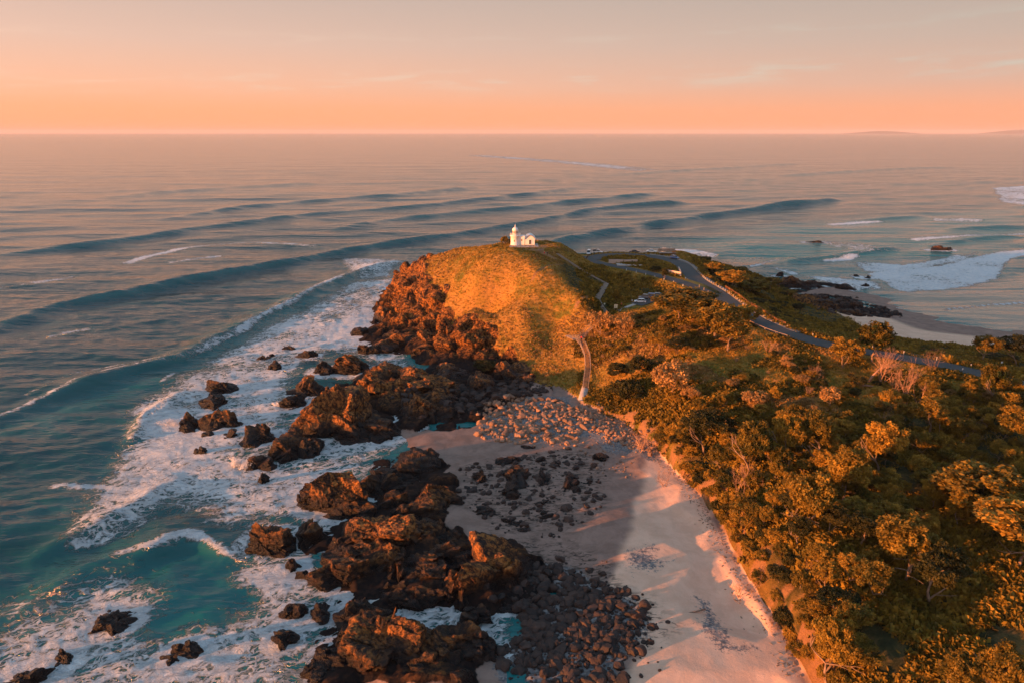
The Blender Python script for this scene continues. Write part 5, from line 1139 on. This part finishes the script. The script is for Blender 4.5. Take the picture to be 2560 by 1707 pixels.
M['shirt_w'] = flat('white_shirt', (.7, .7, .72), .8); M['shirt_y'] = flat('yellow_shirt', (.6, .5, .2), .8); M['black'] = flat('black_cloth', (.02, .02, .025), .85)
person(1361, 640, 0.4, M['red'], M['skin'], 'person in red top with bare legs on the hilltop right of the lighthouse', pose=1)
person(1368, 640, 0.2, M['black'], M['black'], 'person in black standing beside the one in red on the hilltop', pose=0)
person(1263, 611, 2.0, M['shirt_w'], M['jeans'], 'person in white by the bush left of the lighthouse')
person(1270, 611, 1.0, M['shirt_y'], M['black'], 'person in yellow between bush and lighthouse')
person(1553, 768, 1.5, M['red'], M['black'], 'person walking on the path near the lower car park', pose=1)

# ------------------------------------------------------------------ steps and boardwalks
def steps(name, pl, w, label, railh=0, rise=.17, m='timber', railside=(1, -1), sink=.1, post_ev=2.2):
    """flight(s) of timber steps that follow a line of (u,v,z)"""
    pts = [Vector(P(u, v, z)) for u, v, z in pl]; o = pts[0]; e = empty(name, o, 0, label, 'stairs'); tr_ = MB(); st = MB()
    for a, c in zip(pts[:-1], pts[1:]):
        d = (c - a); dh = Vector((d.x, d.y, 0)); Lh = dh.length; n = max(2, int(max(Lh / .42, abs(d.z) / rise))); dn = dh.normalized(); sd = Vector((-dn.y, dn.x, 0)); ang = math.atan2(dn.y, dn.x)
        for k in range(n): p = a.lerp(c, (k + .5) / n) - o; tr_.box((p.x, p.y, p.z + sink), (Lh / n * .72, w, .09), ang)
        for s in (-1, 1):
            q0, q1 = a - o + sd * s * (w / 2 + .05), c - o + sd * s * (w / 2 + .05); st.tube([q0 + Vector((0, 0, sink - .1)), q1 + Vector((0, 0, sink - .1))], .09, 4)
    tr_.build('treads', M[m], e); st.build('stringers', M['timber'], e)
    if railh:
        for s in railside:
            mb = MB(); ps = []
            for i, p in enumerate(pts):
                dn = (pts[min(i + 1, len(pts) - 1)] - pts[max(i - 1, 0)]); dn.z = 0; dn.normalize(); ps.append(p - o + Vector((-dn.y, dn.x, 0)) * s * (w / 2 + .12))
            for h in (railh * .5, railh): mb.tube([p + Vector((0, 0, h)) for p in ps], .055, 4)
            rr_ = mb.build('handrail', M['timber'], e)
            for a, c in zip(ps[:-1], ps[1:]):
                n = max(1, round((c - a).length / post_ev))
                for k in range(n): p = a.lerp(c, k / n); b2 = MB(); b2.box((p.x, p.y, p.z + railh / 2 - .3), (.11, .11, railh + .7)); b2.build('post', M['timber'], rr_)
    return e
def pz(pl, dz=0.0): return [(u, v, float(T(u, v)[2]) + dz) for u, v in pl]
steps('beach_stairs', pz([(1464, 968), (1470, 920), (1468, 890), (1457, 862), (1446, 850)], .45), 1.4, 'long timber beach stairs with handrails climbing from the cobbles to the landing', 1.05, m='darktimber')
steps('upper_beach_stairs', pz([(1449, 849), (1465, 832), (1482, 816), (1503, 797)], .5), 1.6, 'upper timber flight from the landing up to the path', 1.05, m='darktimber')
g1, g2, g3 = [Vector(T(u, v)) + Vector((0, 0, .7)) for u, v in ((1418, 852), (1445, 852), (1450, 858))]
railing('landing_rail', [g1, g2, g3], 1.1, M['timber'], 'pale timber rail of the stair landing projecting left over the grass', rails=3, every=1.6, r=.06)
mb = MB(); q = (g1 + g2) / 2; mb.box((0, 0, 0), ((g2 - g1).length, 1.6, .12), math.atan2((g2 - g1).y, (g2 - g1).x)); lo = mb.build('landing_deck', M['timber']); lo.location = q + Vector((0, .8, .0)); tag(lo, 'small timber landing deck at the turn of the beach stairs', 'deck')
fp_ = [P(u, v, z) for u, v, z in pz([(1453, 1002), (1458, 985), (1464, 966)], .12)]
tag(ribbon('concrete_ramp', smooth_line(fp_, .5), 2.0, M['concrete'], .12, .4), 'pale concrete ramp at the foot of the beach stairs', 'ramp')
steps('hill_steps', pz([(1393, 634), (1425, 655), (1460, 678), (1500, 700), (1517, 709)], .06), 1.1, 'long thin flight of sleeper steps crossing the shaded hillside from the lighthouse', 0, m='timber', sink=.02)
steps('wide_steps', pz([(1514, 709), (1504, 728), (1492, 748)], .08), 2.2, 'wider timber steps at the bend of the hillside path', 0, m='timber')
steps('lower_steps', pz([(1494, 750), (1504, 768), (1516, 782)], .08), 1.7, 'short lowest flight of hillside steps ending by the notice board', 0, m='timber')
def box_thing(name, u, v, size, m, label, cat, rz=0.0, z=None, dz=0.0):
    g = T(u, v); mb = MB(); mb.box((0, 0, size[2] / 2), size); o = mb.build(name, m); bv = o.modifiers.new('bevel', 'BEVEL'); bv.width = .03; o.location = (g[0], g[1], g[2] + dz if z is None else z); o.rotation_euler = (0, 0, rz); return tag(o, label, cat)
# notice board
def sign(u, v, w, h, ph, label, m='sign', rz=0.0, posts=2):
    g = T(u, v); e = empty('sign', g, rz, label, 'sign')
    mb = MB(); mb.box((0, -.06, ph - h / 2), (w, .05, h)); mb.build('board', M[m], e)
    for s in ((-1, 1) if posts == 2 else (0,)): mb = MB(); mb.box((s * w * .42, 0, ph / 2 - .1), (.09, .09, ph)); mb.build('post', M['timber'], e)
    return e
sg = sign(1539, 779, 1.15, 1.3, 2.5, 'cream notice board on a post at the bottom of the hillside path'); mb = MB(); mb.box((-.1, -.10, 1.9), (.09, .02, 1.1)); mb.build('panel_gap', M['timber'], sg)
sign(1511, 765, .5, .6, 1.0, 'small pale marker beside the lowest steps', posts=1)
sign(1580, 757, .35, .4, 1.1, 'small white marker post beside the lower car park', m='white', posts=1)
sign(2308, 880, .8, .7, 1.6, 'small orange lit sign on the verge beyond the road', m='rusty', posts=1)
sign(2503, 912, .5, .5, 1.1, 'little green and white marker at the right verge', m='white', posts=1)
sign(2405, 928, .3, .4, .9, 'small white guide post on the near edge of the road', m='white', posts=1)
# memorial on the loop island
g = Vector(T(1558, 660)); e = empty('memorial', g, -.02, 'long low pink brick memorial wall with terrace on the loop island', 'memorial'); sc_px = mpx(1558, 660, 22)
W_ = 72 * sc_px
mb = MB(); mb.box((-W_ * .24, 1.2, .75), (W_ * .50, .35, 1.5)); mb.build('left_wall', M['brick'], e)
mb = MB(); mb.box((W_ * .26, .6, .75), (W_ * .46, .35, 1.5)); mb.build('right_wall', M['brick'], e)
mb = MB(); mb.box((W_ * .18, -2.2, .06), (W_ * .85, 5.0, .3)); mb.build('terrace', M['concrete'], e)
mb = MB(); mb.box((W_ * .25, .1, .35), (W_ * .36, .5, .12)); mb.build('seat', M['timber'], e)
mb = MB(); mb.box((-W_ * .24, 1.2, 1.53), (W_ * .52, .45, .1)); mb.box((W_ * .26, .6, 1.53), (W_ * .48, .45, .1)); mb.build('coping', M['concrete'], e)
# splitter wall at the junction
g = Vector(T(1690, 689)); e = empty('splitter_wall', g, 0, 'cream wedge shaped retaining wall where the loop joins the road', 'wall')
A_, B2_, C2_ = [Vector(T(*q)) - g for q in ((1668, 680), (1702, 692), (1696, 678))]
for a, c, nm in ((A_, B2_, 'front_wall'), (B2_, C2_, 'end_wall')):
    mb = MB(); d = c - a; mb.box(((a.x + c.x) / 2, (a.y + c.y) / 2, .65), (d.length, .3, 1.5), math.atan2(d.y, d.x)); mb.build(nm, M['brick'] if nm == 'front_wall' else M['concrete'], e)
mb = MB(); d = B2_ - A_; n_ = Vector((d.y, -d.x, 0)).normalized() * .7; mb.box(((A_.x + B2_.x) / 2 + n_.x, (A_.y + B2_.y) / 2 + n_.y, .12), (d.length + 1.0, .5, .3), math.atan2(d.y, d.x)); mb.build('kerb', M['concrete'], e)
g = P(1714, 695, 21.2); mb = MB(); mb.box((0, 0, 0), (.25, 3.4, .012), -.2); mb.box((-.3, -2.0, 0), (1.8, .3, .012), -.2); o = mb.build('road_marking', M['white']); o.location = (g[0], g[1], H(g[0], g[1]) + .19); tag(o, kind='structure')
# lookout
g = Vector(T(1668, 634)); e = empty('lookout', g, 0, 'timber lookout platform with screens at the far edge beyond the loop', 'lookout')
mb = MB(); mb.box((0, 0, .35), (7.5, 3.5, .2)); mb.build('deck', M['timber'], e)
for x, w in ((-2.6, 2.4), (0, 2.4), (2.6, 2.4)): mb = MB(); mb.box((x, 1.6, 1.3), (w, .08, 1.3)); mb.build('screen', M['timber'], e)
for x in (-3.8, -1.3, 1.3, 3.8): mb = MB(); mb.box((x, 1.7, 1.0), (.14, .14, 2.2)); mb.build('post', M['timber'], e)
mb = MB(); mb.box((2.7, -1.2, .95), (1.5, .5, .7)); mb.build('information_plinth', M['rusty'], e)
# ------------------------------------------------------------------ road edge posts
def bollards(ln, off, step, h, r, m, label, group, k0=0, k1=None, white=False, cap=99):
    c = ln[:, :2]; d = np.gradient(c, axis=0); d /= np.linalg.norm(d, axis=1)[:, None] + 1e-9; n = np.c_[-d[:, 1], d[:, 0]]; q = c + n * off
    s = np.r_[0, np.cumsum(np.linalg.norm(np.diff(q, axis=0), axis=1))]; first = None; k = 0
    for t in np.arange(s[0], s[-1], step):
        x = np.interp(t, s, q[:, 0]); y = np.interp(t, s, q[:, 1]); z = max(H(x, y), np.interp(t, s, ln[:, 2]) - .3)
        if first is None:
            mb = MB(); mb.box((0, 0, h / 2 - .1), (r * 2, r * 2, h + .2)); first = mb.build('bollard', m); bv = first.modifiers.new('bevel', 'BEVEL'); bv.width = .03; o = first; mb = MB(); mb.box((0, 0, h + .03), (r * 2.2, r * 2.2, .06)); cp_ = mb.build('cap', m, first)
        else: o = copy_tree(first)
        o.location = (x, y, z); tag(o, label, 'bollard', group); k += 1
EDGE1 = ROAD[(ROAD[:, 1] > 205) & (ROAD[:, 0] > 58)]
M['post'] = flat('weathered_post', (.42, .38, .35), .8)
bollards(EDGE1, -3.45, 2.1, .85, .11, M['post'], 'pale roadside bollard in the row between road and pavement', 'bollards between road and pavement')
EDGE2 = ROAD[(ROAD[:, 0] < 58)]
bollards(EDGE2, -3.2, 2.6, 1.05, .14, M['darktimber'], 'dark timber bollard around the far side of the loop', 'dark bollards around the loop')
bollards(LOOP[int(len(LOOP) * .42):int(len(LOOP) * .95)], 3.6 * -1, 5.0, .75, .08, M['white'], 'short pale guide post on the valley side of the loop road', 'guide posts on the valley side of the loop')
bollards(ROAD[(ROAD[:, 1] < 200) & (ROAD[:, 1] > 170)], -4.0, 8.0, .9, .06, M['white'], 'thin white guide post on the bay side verge of the road', 'guide posts on the bay side verge')
nr = ROAD[(ROAD[:, 1] > 222) & (ROAD[:, 1] < 246)]; bollards(nr, 3.9, 4.5, .95, .12, M['timber'], 'orange lit timber bollard on the near side of the road behind the trees', 'lit bollards on the near road edge')
fl = ROAD[(ROAD[:, 1] > 196) & (ROAD[:, 1] < 244) & (ROAD[:, 0] > 66)]; d = np.gradient(fl[:, :2], axis=0); d /= np.linalg.norm(d, axis=1)[:, None]; q = fl[:, :2] + np.c_[-d[:, 1], d[:, 0]] * -5.4
railing('mesh_fence', [(a, b2, max(H(a, b2), z - .2)) for (a, b2), z in zip(q[::3], fl[::3, 2])], 1.15, M['rusty'], 'orange lit fence on the outer edge of the pavement at the road bend', rails=4, every=2.4, r=.045)
g = ROAD[np.argmin(abs(ROAD[:, 1] - 197))]; ds_ = ROAD[(ROAD[:, 1] > 190) & (ROAD[:, 1] < 204)]; dd_ = np.gradient(ds_[:, :2], axis=0); dd_ /= np.linalg.norm(dd_, axis=1)[:, None]; qq = ds_[:, :2] + np.c_[-dd_[:, 1], dd_[:, 0]] * 3.7
railing('guard_rail', [(a, b2, H(a, b2)) for a, b2 in qq[::3]], .75, M['timber'], 'short pale guard rail on the near side of the road below the bend', rails=1, every=6, r=.09)
# ------------------------------------------------------------------ cars
def car(x, y, z, rz, paint, label, kind='hatch', Lc=4.3):
    e = empty('car', (x, y, z), rz, label, 'car'); w = .86; hood, roof0, roof1, tail, hb, ht = dict(hatch=(1.15, .45, -1.35, -1.95, .92, 1.47), sedan=(1.1, .35, -.95, -1.45, .90, 1.42), wagon=(1.2, .55, -1.75, -2.0, .98, 1.68), van=(1.75, 1.15, -2.1, -2.2, 1.15, 1.95), ute=(1.25, .7, -.25, -.45, 1.0, 1.72))[kind]; hl = Lc / 2
    sec = [(-hl, .42, .72, .86), (-hl + .06, .32, hb * .96, .9), (-hl * .55, .3, hb + .02, 1.0), (0, .3, hb, 1.0), (hl * .55, .3, hb * .95, 1.0), (hl - .25, .32, hb * .82, .93), (hl, .42, .66, .8)]
    mb = MB(); vs = []
    for xx, z0, z1, ww in sec: vs += [(xx, -w * ww, z0), (xx, -w * ww * 1.02, (z0 + z1) / 2), (xx, -w * ww * .93, z1), (xx, w * ww * .93, z1), (xx, w * ww * 1.02, (z0 + z1) / 2), (xx, w * ww, z0)]
    n = len(sec); fs = [(i * 6 + j, i * 6 + (j + 1) % 6, (i + 1) * 6 + (j + 1) % 6, (i + 1) * 6 + j) for i in range(n - 1) for j in range(6)] + [tuple(range(6))[::-1], tuple(range(6 * n - 6, 6 * n))]
    mb.add(vs, fs); bo = mb.build('body', paint, e, True); bv = bo.modifiers.new('bevel', 'BEVEL'); bv.width = .04; bv.segments = 2
    mb = MB(); lo, up = w * .9, w * .74; vs = [(tail, -lo, hb), (roof1, -up, ht), (roof0, -up, ht), (hood, -lo, hb), (tail, lo, hb), (roof1, up, ht), (roof0, up, ht), (hood, lo, hb)]
    mb.add(vs, [(0, 1, 2, 3)[::-1], (4, 5, 6, 7), (1, 5, 6, 2)[::-1], (0, 4, 5, 1)[::-1], (3, 2, 6, 7)[::-1]]); mb.build('windows', M['glass'], e)
    mb = MB(); mb.box(((roof0 + roof1) / 2, 0, ht + .015), (abs(roof0 - roof1) + .1, up * 2 + .06, .05))
    for s in (-1, 1):
        mb.tube([(hood, s * lo, hb), (roof0, s * (up + .02), ht)], .035, 4); mb.tube([(tail, s * lo, hb), (roof1, s * (up + .02), ht)], .05, 4); mb.tube([((hood + tail) / 2, s * (lo + .01), hb), ((roof0 + roof1) / 2, s * (up + .02), ht)], .035, 4)
    mb.build('roof', paint, e)
    if kind == 'ute': mb = MB(); mb.box((-1.35, 0, 1.05), (1.75, 1.75, .1)); [mb.box((-1.35, s * .86, 1.25), (1.75, .05, .35)) for s in (-1, 1)]; mb.box((-2.2, 0, 1.25), (.05, 1.72, .35)); mb.build('tray', M['dark'], e)
    for sx in (-1, 1):
        for sy in (-1, 1):
            c = (sx * hl * .60, sy * .78, .32); mb = MB(); mb.tube([(c[0], c[1] - .11, c[2]), (c[0], c[1] + .11, c[2])], .32, 16); wh = mb.build('wheel', M['tyre'], e); mb = MB(); mb.tube([(c[0], c[1] + sy * .09, c[2]), (c[0], c[1] + sy * .125, c[2])], .2, 12); mb.build('rim', M['rim'], wh)
    for s in (-1, 1):
        mb = MB(); mb.box((hl - .03, s * .58, .64), (.12, .3, .13)); mb.build('headlight', M['lamp'], e); mb = MB(); mb.box((-hl + .01, s * .62, .74), (.1, .22, .2)); mb.build('tail_light', M['tail'], e)
    return e
def carp(u, v, zz_, rz, p, label, kind, Lc=4.3): g = P(u, v, zz_); car(g[0], g[1], H(g[0], g[1]) + .16, rz, p, label, kind, Lc)
PW = car_paint('white_paint', (.75, .75, .78)); PB = car_paint('black_paint', (.012, .012, .015)); PU = car_paint('blue_paint', (.02, .10, .30)); PS = car_paint('silver_paint', (.45, .45, .46)); PT = car_paint('teal_paint', (.07, .17, .22)); PG = car_paint('grey_paint', (.12, .11, .13))
carp(1472, 636, 22.2, R(-100), PW, 'white van parked nose out at the left end of the loop car park', 'van', 4.6)
carp(1494, 631, 22.2, R(-12), PW, 'ute with dark tray parked next to the white van', 'ute', 5.0)
carp(1587, 630, 21.9, R(-8), PB, 'black sedan parked across the far side of the loop', 'sedan', 4.7)
carp(1629, 632, 21.7, R(-22), PW, 'white sedan parked right of the black one on the loop', 'sedan', 4.7)
carp(1686, 648, 21.4, R(-50), PU, 'blue hatchback driving by the bollards right of the loop', 'hatch', 4.2)
carp(1600, 755, 17.0, R(172), PW, 'white hatchback lit orange in the lower car park, nearest the path', 'hatch', 4.2)
carp(1612, 746, 17.4, R(168), PG, 'dark grey wagon second in the lower car park', 'wagon', 4.5)
carp(1625, 742, 17.9, R(165), PU, 'blue wagon third in the lower car park', 'wagon', 4.6)
carp(1641, 739, 18.2, R(165), PT, 'teal grey hatchback last in the lower car park beside the orange tree', 'hatch', 4.3)
person(1683, 645, 1.0, M['shirt_w'], M['jeans'], 'person in white standing behind the blue hatchback')
person(1572, 631, 1.0, M['shirt_w'], M['jeans'], 'person in white standing left of the black sedan')
gs = Vector(P(1453, 856, 11)); person(1453, 857, 2.6, M['red'], M['black'], 'person in red walking down the beach stairs near the landing', loc=tuple(Vector(T(1453, 857)) + Vector((0, 0, .6))), pose=1)
# far coast on the horizon
def hills(x0, x1, y, hmax, seed, label):
    n = 80; xs = np.linspace(x0, x1, n); h = hmax * (np.sin(np.linspace(0, math.pi, n)) ** .6) * (.55 + .45 * (vnoise(np.c_[xs * .0006, xs * 0, xs * 0], seed) * .5 + .5))
    rows = []
    for k, f in enumerate((0, .6, 1, .6, 0)): rows.append(np.c_[xs, np.full(n, y + (k - 2) * 900.0), h * f - 12])
    V_ = np.concatenate(rows); i = np.arange(n - 1); F_ = np.concatenate([np.c_[r * n + i, r * n + i + 1, (r + 1) * n + i + 1, (r + 1) * n + i] for r in range(4)])
    tag(mesh_np('distant_hills', V_, F_, M['farhill'], True), kind='structure')
M['farhill'] = flat('far_hill', (.10, .10, .08), .9)
hills(21000, 25500, 45000, 200, 3, ''); hills(28500, 36000, 43000, 330, 9, '')
# ------------------------------------------------------------------ labels that single out every repeated thing
def lm(u, v): g = T(u, v); return g[0], g[1]
LMV = [('the gnarled tree at the right edge', *lm(2540, 1400)), ('the huge spreading tree', *lm(2450, 1280)), ('the umbrella shaped tree', *lm(1690, 885)), ('the leaning bare tree', *lm(2180, 950)), ('the tall tree over the scarp', *lm(2010, 1320)),
       ('the conical dark tree', *lm(2330, 1500)), ('the tall narrow tree at the bottom', *lm(2070, 1690)), ('the big feathery leafless bush', *lm(1860, 1240)), ('the tallest roadside tree', *lm(2180, 905)), ('the lower car park', *lm(1625, 755)),
       ('the glossy round shrub', *lm(1568, 1000)), ('the wide bronze bush', *lm(1680, 985)), ('the road bend', *lm(1870, 790)), ('the lone bright green bush', *lm(1935, 1000)), ('the sunlit fence', *lm(1830, 730)), ('the far beach corner', *lm(2180, 830)),
       ('the leaning limb tree', *lm(2110, 1255)), ('the tree left of the clearing', *lm(2260, 1440)), ('the bottom right bush', *lm(2490, 1690)), ('the glowing tree past the road', *lm(2460, 900)), ('the grey fallen bush', *lm(1850, 1490)), ('the timber landing', *lm(1450, 860)), ('the orange tree under the road', *lm(2320, 1080)), ('the reef flat', *lm(2080, 800))]
LMB = [('the concrete ramp', *lm(1455, 1003)), ('the domed rock', *lm(1360, 1500)), ('the lit knob', *lm(1095, 1338)), ('the rusty upright rock', *lm(1200, 1210)), ('the pyramid rock', *lm(1140, 1520)), ('the cobble band end', *lm(1640, 1130)), ('the driftwood', *lm(1740, 1530)), ('the tide pool', *lm(1270, 1540)),
       ('the triangular rock', *lm(1190, 1574)), ('the shaded grass bank', *lm(1370, 930)), ('the dark cleft', *lm(1220, 900)), ('the foam inlet', *lm(1090, 1095)), ('the small red boulder', *lm(1150, 1182)), ('the big reef massif', *lm(1000, 1030)), ('the far reef hump', *lm(2000, 720)), ('the far sand', *lm(2240, 800)), ('the beach middle', *lm(1520, 1250)), ('the bottom edge rubble', *lm(1400, 1690)), ('the pebble streak', *lm(1800, 1560)), ('the stair foot', *lm(1464, 968))]
used_l = set(o['label'] for o in bpy.data.objects if 'label' in o and not o.get('group'))
def relabel(groups, lms, size_of, words):
    for g in groups:
        obs = [o for o in bpy.data.objects if o.get('group') == g]
        if not obs: continue
        sz = sorted(size_of(o) for o in obs); q = [sz[int(len(sz) * k)] for k in (.2, .5, .8)]
        for o in sorted(obs, key=lambda o: -size_of(o)):
            s = size_of(o); a = ('tiny', 'small', 'middling', 'large')[sum(s > t for t in q)]; k = words(o); x, y = o.location[:2]
            near_ = sorted(lms, key=lambda t: (t[1] - x) ** 2 + (t[2] - y) ** 2)[:9]; done = False
            for nm, lx, ly in near_:
                dx, dy = x - lx, y - ly; d = math.hypot(dx, dy); far = '' if d < 5 else 'somewhat ' if d < 12 else 'well '
                if d < 4: far = 'just '
                if abs(dx) > 2.2 * abs(dy): w = 'right of' if dx > 0 else 'left of'
                elif abs(dy) > 2.2 * abs(dx): w = 'beyond' if dy > 0 else 'in front of'
                else: w = ('beyond and ' if dy > 0 else 'in front and ') + ('right of' if dx > 0 else 'left of')
                L_ = f'{a} {k} {far}{w} {nm}'
                if L_ not in used_l and len(L_.split()) <= 16: o['label'] = L_; used_l.add(L_); done = True; break
def crown_size(o): return max([c.scale[0] for c in o.children if c.name.split('.')[0] in ('crown', 'foliage', 'branches')] or [1])
def kindof(o):
    mm = [c.data.materials[0].name for c in o.children if c.name.split('.')[0] in ('crown', 'foliage', 'branches')]
    c = {'leaf_banksia': 'olive and orange bushy', 'leaf_dark': 'dark green', 'leaf_bright': 'bright gold', 'leaf_heath': 'pinkish brown', 'dead_twigs': 'leafless pink'}[mm[0]]; return c + (' tree' if o['category'] == 'tree' else ' shrub')
relabel(['trees of the wood right of the beach', 'shrubs along the top of the beach scarp', 'shrubs on the sunlit slope below the road', 'heath shrubs on the sunlit slope below the road', 'leafless bushes on the sunlit slope', 'shaded scrub between road and far beach'], LMV, crown_size, kindof)
relabel(['boulders at the foot of the stairs', 'pale cobbles along the foot of the grass bank', 'dark boulders on the lower beach', 'boulders on the cove floor', 'stones on the sand flat', 'loose stones on the sand', 'rocks on the far reef flat'], LMB, lambda o: o.scale[0],
        lambda o: ('pale orange lit ' if 'pale' in o.name else 'dark brown ') + ('boulder' if o.scale[0] > .4 else 'stone'))
relabel(['weedy ledges on the sand flat'], LMB, lambda o: o.dimensions[0], lambda o: 'low dark weedy ledge')
def ordn(k): return f'{k}{"th" if 10 <= k % 100 <= 20 else {1: "st", 2: "nd", 3: "rd"}.get(k % 10, "th")}'
for g, tail in (('bollards between road and pavement', 'pale bollard between road and pavement, counted from the bend end'), ('dark bollards around the loop', 'dark timber bollard round the loop, counted from its right end'),
                ('guide posts on the valley side of the loop', 'short pale guide post on the valley side of the loop'), ('guide posts on the bay side verge', 'thin white guide post on the bay side verge'), ('lit bollards on the near road edge', 'orange lit timber bollard behind the roadside trees')):
    obs = [o for o in bpy.data.objects if o.get('group') == g]; obs.sort(key=lambda o: o.location[1] if 'between' in g else -o.location[0])
    for k, o in enumerate(obs): o['label'] = f'{ordn(k + 1)} {tail}'
# ------------------------------------------------------------------ sea haze
mb = MB(); mb.box((0, 35000, 150.0), (130000, 100000, 330)); hz = mb.build('haze', [])
m = bpy.data.materials.new('haze_air'); m.use_nodes = True; t = m.node_tree; t.nodes.clear(); o_ = t.nodes.new('ShaderNodeOutputMaterial')
pv = t.nodes.new('ShaderNodeVolumePrincipled'); pv.inputs['Color'].default_value = (.88, .86, .95, 1); pv.inputs['Density'].default_value = 2.4e-5; pv.inputs['Anisotropy'].default_value = 0.0
lk(t, pv.outputs[0], o_.inputs['Volume']); hz.data.materials.append(m); tag(hz, 'thin warm sea haze', 'haze', None, 'stuff')
finish_sea(RINGS if 'RINGS' in globals() else [])
